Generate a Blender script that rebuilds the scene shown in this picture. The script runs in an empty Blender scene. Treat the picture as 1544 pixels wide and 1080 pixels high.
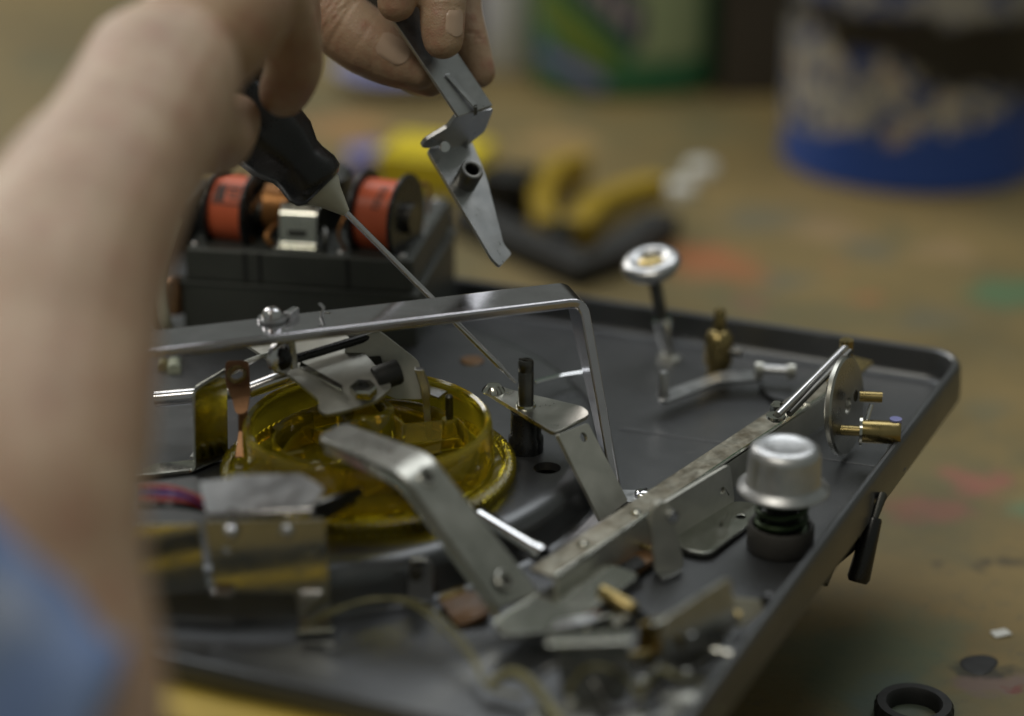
import bpy, bmesh, math, random
from mathutils import Vector as V, Matrix
from mathutils.geometry import tessellate_polygon
from mathutils import noise as mnoise

random.seed(7)
S = 0.001                      # everything below is written in millimetres
sc = bpy.context.scene
rad = math.radians

# ------------------------------------------------------------------ camera
PITCH = rad(22.5); DIST = 880.0; FPX = 3300.0; CX, CY = 772.0, 540.0
CAM = V((0, -DIST*math.cos(PITCH), DIST*math.sin(PITCH)))
FWD = V((0, math.cos(PITCH), -math.sin(PITCH))); UPV = V((0, math.sin(PITCH), math.cos(PITCH)))
cam_d = bpy.data.cameras.new('camera'); cam = bpy.data.objects.new('camera', cam_d)
sc.collection.objects.link(cam); sc.camera = cam
cam.location = CAM*S; cam.rotation_euler = (math.pi/2 - PITCH, 0, 0)
cam_d.sensor_width = 36; cam_d.lens = FPX/1544*36
cam_d.clip_start = 0.02; cam_d.clip_end = 20
cam_d.dof.use_dof = True; cam_d.dof.focus_distance = 0.765; cam_d.dof.aperture_fstop = 3.0
sc.render.resolution_x = 1024; sc.render.resolution_y = 716

# ------------------------------------------------------------------ world, lamps, exposure
w = bpy.data.worlds.new('World'); sc.world = w; w.use_nodes = True
bg = w.node_tree.nodes['Background']
bg.inputs[0].default_value = (0.84, 0.90, 0.80, 1); bg.inputs[1].default_value = 0.15

def lamp(name, loc, target, size, sizey, power, col):
    d = bpy.data.lights.new(name, 'AREA'); d.shape = 'RECTANGLE'; d.size = size; d.size_y = sizey
    d.energy = power; d.color = col
    o = bpy.data.objects.new(name, d); sc.collection.objects.link(o)
    o.location = loc; o.rotation_euler = (V(target)-V(loc)).to_track_quat('-Z', 'Y').to_euler()
    return o
lamp('workshop_window', (-1.45, 1.75, 1.35), (0.0, 0.0, 0.0), 1.1, 1.0, 23, (1.0, 0.97, 0.90))
lamp('ceiling_lamp', (0.05, 0.55, 1.15), (0.0, -0.1, 0.0), 1.5, 0.7, 9, (0.95, 0.98, 1.0))
lamp('ceiling_lamp', (-0.6, -1.0, 1.7), (-0.1, -0.2, 0.1), 1.2, 0.3, 10, (1.0, 0.94, 0.82))

sc.view_settings.view_transform = 'Standard'; sc.view_settings.look = 'None'
sc.view_settings.exposure = 0.0; sc.view_settings.gamma = 1.0
sc.view_settings.use_curve_mapping = False
sc.render.engine = 'CYCLES'
sc.cycles.use_denoising = True
sc.cycles.max_bounces = 10; sc.cycles.transmission_bounces = 8
sc.cycles.caustics_reflective = False; sc.cycles.caustics_refractive = False
sc.cycles.sample_clamp_indirect = 4.0

# ------------------------------------------------------------------ helpers
def at(x, y, z):               # the point of height z (mm) seen at pixel x, y of the photograph
    d = FWD + V((1, 0, 0))*((x-CX)/FPX) + UPV*((CY-y)/FPX)
    return CAM + d*((z-CAM.z)/d.z)
def atd(x, y, dep):            # the point at camera depth dep (mm)
    return CAM + (FWD + V((1, 0, 0))*((x-CX)/FPX) + UPV*((CY-y)/FPX))*dep

MATS = {}
def nodes(name):
    m = bpy.data.materials.new(name); m.use_nodes = True
    nt = m.node_tree; b = nt.nodes['Principled BSDF']
    return m, nt, b
def ramp(nt, fac, stops):
    r = nt.nodes.new('ShaderNodeValToRGB'); e = r.color_ramp.elements
    while len(e) < len(stops): e.new(0.5)
    for k, (p, c) in enumerate(stops):
        e[k].position = p; e[k].color = (*c, 1) if len(c) == 3 else c
    nt.links.new(fac, r.inputs[0]); return r.outputs[0]
def noise(nt, scale, detail=4, rough=0.55, vec=None, dist=0.0, stretch=None):
    n = nt.nodes.new('ShaderNodeTexNoise'); n.inputs['Scale'].default_value = scale
    n.inputs['Detail'].default_value = detail; n.inputs['Roughness'].default_value = rough
    n.inputs['Distortion'].default_value = dist
    if vec is None:
        tc = nt.nodes.new('ShaderNodeTexCoord'); vec = tc.outputs['Object']
    if stretch:
        mp = nt.nodes.new('ShaderNodeMapping'); mp.inputs['Scale'].default_value = stretch
        nt.links.new(vec, mp.inputs[0]); vec = mp.outputs[0]
    nt.links.new(vec, n.inputs['Vector']); return n.outputs['Fac']
def bump(nt, b, h, strength, dist=0.0005):
    n = nt.nodes.new('ShaderNodeBump'); n.inputs['Strength'].default_value = strength
    n.inputs['Distance'].default_value = dist
    nt.links.new(h, n.inputs['Height']); nt.links.new(n.outputs[0], b.inputs['Normal'])
def surf(name, c1, c2, rough=(0.3, 0.45), metal=0.0, scale=60, bmp=0.1, bscale=900, stretch=None, coat=0, spec=0.5):
    m, nt, b = nodes(name)
    f = noise(nt, scale, 5, 0.6, stretch=stretch)
    nt.links.new(ramp(nt, f, [(0.32, c1), (0.68, c2)]), b.inputs['Base Color'])
    g = noise(nt, scale*2.3, 5, 0.65)
    nt.links.new(ramp(nt, g, [(0.3, (rough[0],)*3), (0.7, (rough[1],)*3)]), b.inputs['Roughness'])
    b.inputs['Metallic'].default_value = metal; b.inputs['Coat Weight'].default_value = coat
    b.inputs['Specular IOR Level'].default_value = spec
    if bmp: bump(nt, b, noise(nt, bscale, 3), bmp, 0.0002)
    MATS[name] = m; return m
surf('deck_grey', (0.115, 0.119, 0.124), (0.14, 0.144, 0.148), (0.31, 0.37), 0.75, 25, 0.10, 1600)
def used_deck():
    m = MATS['deck_grey']; nt = m.node_tree; b = nt.nodes['Principled BSDF']
    src = b.inputs['Base Color'].links[0].from_socket
    dust = ramp(nt, noise(nt, 1300, 3, 0.6), [(0.665, (0, 0, 0)), (0.70, (1, 1, 1))])
    scr = ramp(nt, noise(nt, 26, 6, 0.75, stretch=(1, 22, 1)), [(0.655, (0, 0, 0)), (0.68, (1, 1, 1))])
    ad = nt.nodes.new('ShaderNodeMath'); ad.operation = 'MAXIMUM'; nt.links.new(dust, ad.inputs[0]); nt.links.new(scr, ad.inputs[1])
    mu = nt.nodes.new('ShaderNodeMath'); mu.operation = 'MULTIPLY'; mu.inputs[1].default_value = .5; nt.links.new(ad.outputs[0], mu.inputs[0])
    x = nt.nodes.new('ShaderNodeMix'); x.data_type = 'RGBA'; nt.links.new(mu.outputs[0], x.inputs['Factor']); nt.links.new(src, x.inputs['A'])
    x.inputs['B'].default_value = (0.30, 0.29, 0.27, 1); nt.links.new(x.outputs['Result'], b.inputs['Base Color'])
used_deck()
surf('zinc', (0.50, 0.51, 0.45), (0.62, 0.61, 0.55), (0.09, 0.22), 1, 70, 0.03, 700)
surf('zinc_matt', (0.50, 0.50, 0.45), (0.64, 0.63, 0.57), (0.42, 0.58), 0.9, 60, 0.08, 900)
surf('zinc_dull', (0.40, 0.40, 0.36), (0.54, 0.53, 0.48), (0.24, 0.38), 1, 50, 0.08, 900)
surf('steel', (0.42, 0.43, 0.44), (0.55, 0.55, 0.55), (0.26, 0.40), 1, 90, 0.06, 900)
surf('steel_bright', (0.62, 0.61, 0.62), (0.74, 0.73, 0.75), (0.16, 0.28), 1, 60, 0.05, 900)
surf('bar_steel', (0.56, 0.54, 0.57), (0.68, 0.66, 0.70), (0.10, 0.20), 1, 60, 0.06, 500)
surf('steel_dark', (0.10, 0.10, 0.095), (0.17, 0.165, 0.15), (0.28, 0.42), 1, 120, 0.10, 900)
surf('worn_rail', (0.20, 0.17, 0.12), (0.42, 0.40, 0.33), (0.3, 0.5), 1, 130, 0.2, 900)
surf('chrome', (0.75, 0.76, 0.78), (0.80, 0.80, 0.80), (0.06, 0.14), 1, 60, 0.0)
surf('aluminium', (0.50, 0.51, 0.52), (0.62, 0.62, 0.62), (0.34, 0.48), 1, 120, 0.05, 1200)
surf('brass', (0.28, 0.215, 0.085), (0.40, 0.31, 0.14), (0.22, 0.38), 1, 90, 0.05, 900)
surf('copper', (0.30, 0.16, 0.085), (0.42, 0.24, 0.13), (0.28, 0.42), 1, 120, 0.08, 900)
surf('copper_wire', (0.30, 0.13, 0.04), (0.42, 0.20, 0.07), (0.3, 0.45), 0.7, 120, 0.4, 1500)
surf('black_plastic', (0.010, 0.010, 0.011), (0.018, 0.018, 0.018), (0.22, 0.36), 0, 60, 0.05, 800)
surf('black_matt', (0.012, 0.012, 0.012), (0.022, 0.022, 0.021), (0.5, 0.7), 0, 60, 0.2, 900)
surf('box_grey', (0.060, 0.064, 0.058), (0.080, 0.085, 0.076), (0.42, 0.55), 0.2, 40, 0.25, 1200)
surf('rubber', (0.040, 0.038, 0.034), (0.058, 0.054, 0.048), (0.5, 0.66), 0, 60, 0.25, 900)
surf('green_spring', (0.025, 0.045, 0.020), (0.045, 0.070, 0.030), (0.3, 0.42), 0.6, 60, 0.0)
surf('orange_tape', (0.62, 0.115, 0.045), (0.72, 0.15, 0.06), (0.32, 0.42), 0, 40, 0.08, 700)
surf('print', (0.06, 0.035, 0.03), (0.09, 0.05, 0.04), (0.5, 0.6), 0, 90, 0)
surf('fibre_board', (0.13, 0.065, 0.022), (0.20, 0.10, 0.035), (0.3, 0.5), 0, 90, 0.2, 700)
surf('wire_olive', (0.15, 0.14, 0.055), (0.20, 0.18, 0.07), (0.35, 0.5), 0, 60, 0)
surf('wire_red', (0.40, 0.03, 0.02), (0.45, 0.04, 0.03), (0.35, 0.5), 0, 60, 0)
surf('wire_blue', (0.03, 0.05, 0.28), (0.04, 0.06, 0.32), (0.35, 0.5), 0, 60, 0)
surf('cable_grey', (0.34, 0.37, 0.28), (0.42, 0.44, 0.34), (0.35, 0.5), 0, 60, 0)
surf('white_plastic', (0.62, 0.62, 0.58), (0.70, 0.70, 0.66), (0.35, 0.5), 0, 60, 0)
surf('cream_plastic', (0.52, 0.50, 0.40), (0.60, 0.58, 0.47), (0.3, 0.45), 0, 60, 0)
surf('nail', (0.52, 0.37, 0.27), (0.57, 0.42, 0.31), (0.28, 0.38), 0, 60, 0)
surf('block_yellow', (0.62, 0.42, 0.05), (0.72, 0.50, 0.07), (0.4, 0.55), 0, 25, 0.1, 500)
surf('tool_yellow', (0.30, 0.20, 0.012), (0.38, 0.255, 0.018), (0.35, 0.5), 0, 25, 0.1, 500)
surf('packet_yellow', (0.72, 0.56, 0.02), (0.80, 0.64, 0.04), (0.35, 0.5), 0, 25, 0.1, 300)
surf('packet_violet', (0.16, 0.15, 0.36), (0.24, 0.22, 0.44), (0.35, 0.5), 0, 25, 0.1, 300)
surf('dish_blue', (0.20, 0.21, 0.46), (0.30, 0.31, 0.55), (0.25, 0.4), 0, 25, 0)
surf('dish_rim', (0.45, 0.42, 0.34), (0.52, 0.48, 0.40), (0.25, 0.4), 0, 25, 0)
surf('bottle_green', (0.035, 0.15, 0.07), (0.045, 0.19, 0.09), (0.22, 0.35), 0, 12, 0)
surf('label_pale', (0.26, 0.32, 0.17), (0.32, 0.38, 0.21), (0.4, 0.5), 0, 20, 0)
surf('label_lime', (0.13, 0.20, 0.03), (0.18, 0.25, 0.04), (0.4, 0.5), 0, 20, 0)
surf('label_navy', (0.02, 0.022, 0.075), (0.03, 0.033, 0.09), (0.4, 0.5), 0, 20, 0)
surf('label_text', (0.34, 0.31, 0.30), (0.42, 0.38, 0.36), (0.4, 0.5), 0, 20, 0)
surf('bottle_grey', (0.60, 0.60, 0.58), (0.70, 0.70, 0.68), (0.3, 0.45), 0, 12, 0)
surf('dark_board', (0.030, 0.024, 0.018), (0.055, 0.044, 0.030), (0.5, 0.7), 0, 6, 0.1, 100)
surf('hole_dark', (0.020, 0.018, 0.012), (0.035, 0.030, 0.020), (0.4, 0.6), 0, 60, 0.2, 300)  # shade inside holes, slots and notches put into a near-black colour

def amber():
    m, nt, b = nodes('amber_plastic')
    f = noise(nt, 45, 4)
    nt.links.new(ramp(nt, f, [(0.3, (0.93, 0.71, 0.03)), (0.7, (0.98, 0.82, 0.06))]), b.inputs['Base Color'])
    b.inputs['Roughness'].default_value = 0.04; b.inputs['IOR'].default_value = 1.49
    b.inputs['Transmission Weight'].default_value = 0.84
    MATS['amber'] = m
amber()
def skin():
    m, nt, b = nodes('skin')
    f = noise(nt, 55, 5, 0.6)
    col = ramp(nt, f, [(0.28, (0.36, 0.225, 0.145)), (0.52, (0.46, 0.32, 0.21)), (0.75, (0.53, 0.385, 0.265))])
    red = ramp(nt, noise(nt, 130, 5, 0.65), [(0.48, (0, 0, 0)), (0.70, (1, 1, 1))])
    x = nt.nodes.new('ShaderNodeMix'); x.data_type = 'RGBA'; mu = nt.nodes.new('ShaderNodeMath'); mu.operation = 'MULTIPLY'; mu.inputs[1].default_value = .6
    nt.links.new(red, mu.inputs[0]); nt.links.new(mu.outputs[0], x.inputs['Factor']); nt.links.new(col, x.inputs['A'])
    x.inputs['B'].default_value = (0.36, 0.15, 0.10, 1); col = x.outputs['Result']
    nt.links.new(col, b.inputs['Base Color'])
    b.inputs['Roughness'].default_value = 0.48
    b.inputs['Subsurface Weight'].default_value = 0.12
    b.inputs['Subsurface Radius'].default_value = (0.004, 0.0015, 0.0008); b.inputs['Subsurface Scale'].default_value = 1.0
    v = nt.nodes.new('ShaderNodeTexVoronoi'); v.inputs['Scale'].default_value = 900; v.feature = 'DISTANCE_TO_EDGE'
    tc = nt.nodes.new('ShaderNodeTexCoord'); nt.links.new(tc.outputs['Object'], v.inputs['Vector'])
    mx = nt.nodes.new('ShaderNodeMath'); mx.operation = 'ADD'
    nt.links.new(v.outputs['Distance'], mx.inputs[0]); nt.links.new(noise(nt, 260, 4, 0.6), mx.inputs[1])
    bump(nt, b, mx.outputs[0], 0.35, 0.0006)
    MATS['skin'] = m
skin()
def cloth():
    m, nt, b = nodes('blue_cloth')
    f = noise(nt, 14, 3, 0.5)
    nt.links.new(ramp(nt, f, [(0.38, (0.09, 0.16, 0.38)), (0.54, (0.20, 0.27, 0.44)), (0.66, (0.50, 0.50, 0.52))]), b.inputs['Base Color'])
    b.inputs['Roughness'].default_value = 0.85
    bump(nt, b, noise(nt, 700, 2), 0.3, 0.0004)
    MATS['cloth'] = m
cloth()

def mesh_obj(name, verts, faces, mat, parent=None, bevel=0, seg=2, sharp=35, smooth=True, mats=None, fmat=None):
    lo = V([min(v[k] for v in verts) for k in range(3)]); hi = V([max(v[k] for v in verts) for k in range(3)])
    c = (lo+hi)/2
    me = bpy.data.meshes.new(name)
    me.from_pydata([((V(v)-c)*S)[:] for v in verts], [], faces)
    bm = bmesh.new(); bm.from_mesh(me)
    bmesh.ops.remove_doubles(bm, verts=bm.verts, dist=1e-6)
    bmesh.ops.recalc_face_normals(bm, faces=bm.faces); bm.to_mesh(me); bm.free()
    o = bpy.data.objects.new(name, me); sc.collection.objects.link(o)
    for mm in (mats or [mat]): me.materials.append(MATS[mm])
    if smooth:
        for p in me.polygons: p.use_smooth = True
        if not bevel: me.set_sharp_from_angle(angle=rad(sharp))
    if bevel:
        b = o.modifiers.new('bevel', 'BEVEL'); b.width = bevel*S; b.segments = seg
        b.limit_method = 'ANGLE'; b.angle_limit = rad(sharp); b.harden_normals = True
    o['mm'] = [c.x, c.y, c.z]
    if parent is not None:
        o.parent = parent; c = c - V(parent['mm'])
    o.location = c*S
    return o
def thing(name, loc, label, cat, group=None):
    o = bpy.data.objects.new(name, None); sc.collection.objects.link(o)
    o.empty_display_size = 0.02; o.location = V(loc)*S; o['mm'] = list(loc)
    o['label'] = label; o['category'] = cat
    if group: o['group'] = group
    return o
def tag(o, label, cat, group=None):
    o['label'] = label; o['category'] = cat
    if group: o['group'] = group
    return o

class MB:
    def __init__(s): s.v = []; s.f = []
    def add(s, v, f):
        n = len(s.v); s.v += [V(x) for x in v]; s.f += [[i+n for i in q] for q in f]; return s
    def build(s, name, mat, parent=None, **k): return mesh_obj(name, s.v, s.f, mat, parent, **k)
    def plate(s, pts, t, holes=(), rnd=0, rn=4):
        pts = [V(p) for p in pts]; n = V((0, 0, 0)); c = sum(pts, V())/len(pts)
        for i in range(len(pts)):
            a, b = pts[i]-c, pts[(i+1) % len(pts)]-c; n += a.cross(b)
        n.normalize(); ex = (pts[1]-pts[0]); ex = (ex - n*ex.dot(n)).normalized(); ey = n.cross(ex)
        p2 = [V(((p-c).dot(ex), (p-c).dot(ey))) for p in pts]
        if rnd: p2 = round2(p2, rnd, rn)
        loops = [p2]
        for h in holes:
            hp = V(h[0]) - c; hc = V((hp.dot(ex), hp.dot(ey))); r = h[1]; k = 18
            loops.append([hc + V((math.cos(2*math.pi*i/k), -math.sin(2*math.pi*i/k)))*r for i in range(k)])
        tri = tessellate_polygon([[V((p.x, p.y, 0)) for p in L] for L in loops])
        flat = [p for L in loops for p in L]; N = len(flat)
        top = [c+ex*p.x+ey*p.y+n*t/2 for p in flat]; bot = [c+ex*p.x+ey*p.y-n*t/2 for p in flat]
        f = [list(q) for q in tri] + [[i+N for i in q][::-1] for q in tri]
        o = 0
        for L in loops:
            k = len(L)
            for i in range(k): f.append([o+i, o+(i+1) % k, N+o+(i+1) % k, N+o+i])
            o += k
        return s.add(top+bot, f)
    def box(s, c, ax, ay, az, dx, dy, dz):
        c = V(c); vs = []
        for i in (-1, 1):
            for j in (-1, 1):
                for k in (-1, 1): vs.append(c+ax*(i*dx/2)+ay*(j*dy/2)+az*(k*dz/2))
        return s.add(vs, [[0, 1, 3, 2], [4, 6, 7, 5], [0, 4, 5, 1], [2, 3, 7, 6], [0, 2, 6, 4], [1, 5, 7, 3]])
    def lathe(s, prof, o, axis=V((0, 0, 1)), n=40, a0=0, a1=360, mod=None, closed=False, ref=None):
        o = V(o); axis = V(axis).normalized()
        ex = (V((1, 0, 0)) if abs(axis.x) < .9 else V((0, 1, 0))) if ref is None else V(ref)
        ex = (ex-axis*ex.dot(axis)).normalized(); ey = axis.cross(ex)
        full = abs(a1-a0) >= 359.9; m = n if full else n+1; P = len(prof); vs = []
        for i in range(m):
            a = rad(a0+(a1-a0)*i/n); d = ex*math.cos(a)+ey*math.sin(a)
            for j, (r, h) in enumerate(prof):
                if mod: r, h = mod(i, j, r, h)
                vs.append(o+d*r+axis*h)
        f = []; R = P if closed else P-1
        for i in range(n):
            i2 = (i+1) % m
            for j in range(R):
                j2 = (j+1) % P; f.append([i*P+j, i2*P+j, i2*P+j2, i*P+j2])
        if not full and closed: f += [list(range(P)), [n*P+k for k in range(P)][::-1]]
        if not closed and full:
            if prof[0][0] > 1e-6: f.append([i*P for i in range(m)])
            if prof[-1][0] > 1e-6: f.append([i*P+P-1 for i in range(m)])
        return s.add(vs, f)
    def tube(s, path, r, n=12, cap=True):
        path = [V(p) for p in path]; rs = r if isinstance(r, (list, tuple)) else [r]*len(path)
        vs = []; f = []; prev = None
        for i, p in enumerate(path):
            t = (path[min(i+1, len(path)-1)]-path[max(i-1, 0)]).normalized()
            if prev is None: prev = t.orthogonal().normalized()
            u = (prev-t*prev.dot(t)).normalized(); prev = u; q = t.cross(u)
            for k in range(n):
                a = 2*math.pi*k/n; vs.append(p+(u*math.cos(a)+q*math.sin(a))*rs[i])
        for i in range(len(path)-1):
            for k in range(n): f.append([i*n+k, i*n+(k+1) % n, (i+1)*n+(k+1) % n, (i+1)*n+k])
        if cap: f += [list(range(n))[::-1], [(len(path)-1)*n+k for k in range(n)]]
        return s.add(vs, f)
    def strip(s, pts, hw, t, fr=0, fn=5):
        pts = [V(p) for p in pts]; hw = [V(h) for h in hw] if isinstance(hw, list) else [V(hw)]*len(pts)
        if fr:
            P, H = [pts[0]], [hw[0]]
            for i in range(1, len(pts)-1):
                a, b, c = pts[i-1], pts[i], pts[i+1]
                d1 = (a-b); d2 = (c-b); r = min(fr, d1.length*.45, d2.length*.45)
                p0 = b+d1.normalized()*r; p2 = b+d2.normalized()*r
                for k in range(fn+1):
                    q = k/fn; P.append(p0*(1-q)**2+b*2*q*(1-q)+p2*q*q); H.append(hw[i])
            P.append(pts[-1]); H.append(hw[-1]); pts, hw = P, H
        vs = []; f = []
        for i, p in enumerate(pts):
            tg = (pts[min(i+1, len(pts)-1)]-pts[max(i-1, 0)]).normalized()
            nn = tg.cross(hw[i]).normalized()*t/2
            vs += [p+hw[i]+nn, p-hw[i]+nn, p-hw[i]-nn, p+hw[i]-nn]
        for i in range(len(pts)-1):
            for k in range(4): f.append([i*4+k, i*4+(k+1) % 4, i*4+4+(k+1) % 4, i*4+4+k])
        n = (len(pts)-1)*4; f += [[3, 2, 1, 0], [n, n+1, n+2, n+3]]
        return s.add(vs, f)
def round2(p, r, n=4):
    out = []
    for i in range(len(p)):
        a, b, c = p[i-1], p[i], p[(i+1) % len(p)]
        d1, d2 = a-b, c-b; q = min(r, d1.length*.45, d2.length*.45)
        p0, p2 = b+d1.normalized()*q, b+d2.normalized()*q
        for k in range(n+1):
            t = k/n; out.append(p0*(1-t)**2+b*2*t*(1-t)+p2*t*t)
    return out
def spline(pts, n=8):
    pts = [V(p) for p in pts]; out = []
    for i in range(len(pts)-1):
        a, b, c, d = pts[max(i-1, 0)], pts[i], pts[i+1], pts[min(i+2, len(pts)-1)]
        for k in range(n):
            t = k/n
            out.append(.5*((2*b)+(c-a)*t+(2*a-5*b+4*c-d)*t*t+(3*b-a-3*c+d)*t**3))
    return out+[pts[-1]]
def screw(name, p, axis, r, mat, parent, h=2.0):      # a domed slotted screw head
    axis = V(axis).normalized(); m = MB()
    m.lathe([(0, h), (r*.5, h*.93), (r*.85, h*.6), (r, h*.15), (r, 0), (0, 0)], p, axis, 20)
    o = m.build(name, mat, parent, sharp=50)
    e = axis.orthogonal().normalized(); s_ = MB().box(V(p)+axis*(h*.95), e, axis.cross(e), axis, r*1.2, r*.22, h*.25)
    s_.build('screw_slot', 'black_matt', o)
    return o
def P(*q): return [at(*a) for a in q]
Z = V((0, 0, 1)); XA = V((1, 0, 0)); YA = V((0, 1, 0))

# ------------------------------------------------------------------ setting: tabletop and the dark board behind
TZ = -78.0
def table_material():
    m, nt, b = nodes('stained_plywood')
    geo = nt.nodes.new('ShaderNodeNewGeometry'); pos = geo.outputs['Position']
    base = ramp(nt, noise(nt, 7, 6, 0.62, pos, 0.4), [(0.30, (0.11, 0.086, 0.032)), (0.50, (0.18, 0.132, 0.046)), (0.72, (0.235, 0.165, 0.058))])
    warm = ramp(nt, noise(nt, 2.3, 3, 0.5, pos), [(0.42, (0, 0, 0)), (0.70, (1, 1, 1))])
    def mix(a, bcol, fac, amount=1.0):
        x = nt.nodes.new('ShaderNodeMix'); x.data_type = 'RGBA'
        mu = nt.nodes.new('ShaderNodeMath'); mu.operation = 'MULTIPLY'; mu.inputs[1].default_value = amount
        nt.links.new(fac, mu.inputs[0]); nt.links.new(mu.outputs[0], x.inputs['Factor'])
        nt.links.new(a, x.inputs['A'])
        if isinstance(bcol, tuple): x.inputs['B'].default_value = (*bcol, 1)
        else: nt.links.new(bcol, x.inputs['B'])
        return x.outputs['Result']
    col = mix(base, (0.27, 0.175, 0.055), warm, 0.6)
    olive = ramp(nt, noise(nt, 11, 5, 0.6, pos, 0.6), [(0.50, (0, 0, 0)), (0.66, (1, 1, 1))])
    col = mix(col, (0.105, 0.105, 0.052), olive, 0.62)
    fine = ramp(nt, noise(nt, 150, 6, 0.7, pos), [(0.36, (1, 1, 1)), (0.46, (0, 0, 0))])
    col = mix(col, (0.10, 0.085, 0.05), fine, 0.5)
    warp = nt.nodes.new('ShaderNodeTexNoise'); warp.inputs['Scale'].default_value = 38; warp.inputs['Detail'].default_value = 4
    nt.links.new(pos, warp.inputs['Vector'])
    sub = nt.nodes.new('ShaderNodeVectorMath'); sub.operation = 'SUBTRACT'; sub.inputs[1].default_value = (.5, .5, .5)
    nt.links.new(warp.outputs['Color'], sub.inputs[0])
    scl = nt.nodes.new('ShaderNodeVectorMath'); scl.operation = 'SCALE'; scl.inputs['Scale'].default_value = 0.045
    nt.links.new(sub.outputs[0], scl.inputs[0])
    wp = nt.nodes.new('ShaderNodeVectorMath'); wp.operation = 'ADD'
    nt.links.new(pos, wp.inputs[0]); nt.links.new(scl.outputs[0], wp.inputs[1])
    spots = [(1085, 400, 26, (0.36, 0.11, 0.04), .6), (1050, 385, 18, (0.36, 0.12, 0.04), .7), (1130, 455, 12, (0.2, 0.1, 0.06), .6),
             (1310, 375, 18, (0.10, 0.11, 0.085), .7), (1175, 425, 16, (0.12, 0.12, 0.08), .7), (1405, 480, 20, (0.11, 0.11, 0.075), .6),
             (1535, 440, 26, (0.07, 0.16, 0.075), .8), (1300, 450, 9, (0.36, 0.12, 0.04), .5), (1475, 728, 14, (0.32, 0.09, 0.08), .6), (1415, 765, 12, (0.30, 0.09, 0.08), .5),
             (1365, 775, 12, (0.25, 0.08, 0.06), .5), (1540, 770, 10, (0.10, 0.20, 0.11), .7), (1485, 852, 5, (0.03, 0.025, 0.015), .85),
             (1420, 852, 4, (0.05, 0.04, 0.02), .8), (1530, 845, 7, (0.02, 0.02, 0.015), .9), (1475, 1002, 8, (0.03, 0.026, 0.014), .9),
             (1300, 1010, 34, (0.09, 0.13, 0.08), .7), (1390, 960, 20, (0.10, 0.14, 0.08), .5), (1340, 1060, 16, (0.08, 0.12, 0.11), .6),
             (1500, 1030, 10, (0.16, 0.10, 0.11), .6), (1525, 1040, 4, (0.16, 0.04, 0.03), .8), (1140, 330, 24, (0.13, 0.125, 0.085), .7), (1245, 345, 22, (0.28, 0.19, 0.10), .6),
             (520, 190, 30, (0.40, 0.20, 0.07), .6), (850, 215, 26, (0.40, 0.25, 0.09), .6), (1430, 380, 16, (0.30, 0.20, 0.10), .6), (1480, 620, 14, (0.12, 0.12, 0.07), .6), (1240, 395, 8, (0.36, 0.14, 0.05), .5)]
    for x, y, r, c, a in spots:
        p = at(x, y, TZ)*S
        d = nt.nodes.new('ShaderNodeVectorMath'); d.operation = 'DISTANCE'; d.inputs[1].default_value = p
        nt.links.new(wp.outputs[0], d.inputs[0])
        k = nt.nodes.new('ShaderNodeMapRange'); k.inputs['From Min'].default_value = r*S*1.25; k.inputs['From Max'].default_value = r*S*.55
        nt.links.new(d.outputs['Value'], k.inputs['Value'])
        col = mix(col, c, k.outputs[0], a)
    nt.links.new(col, b.inputs['Base Color'])
    b.inputs['Roughness'].default_value = 0.6
    bump(nt, b, noise(nt, 220, 5, 0.6, pos), 0.3, 0.0008)
    MATS['table'] = m
table_material()
t = MB().box((100, 300, TZ-12), XA, YA, Z, 2600, 2500, 24).build('tabletop', 'table', bevel=2)
t['kind'] = 'structure'
bd = MB().box((430, 800, TZ+182), XA, YA, Z, 1100, 20, 360).build('back_board', 'dark_board', bevel=1.5)
bd['kind'] = 'structure'

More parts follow.
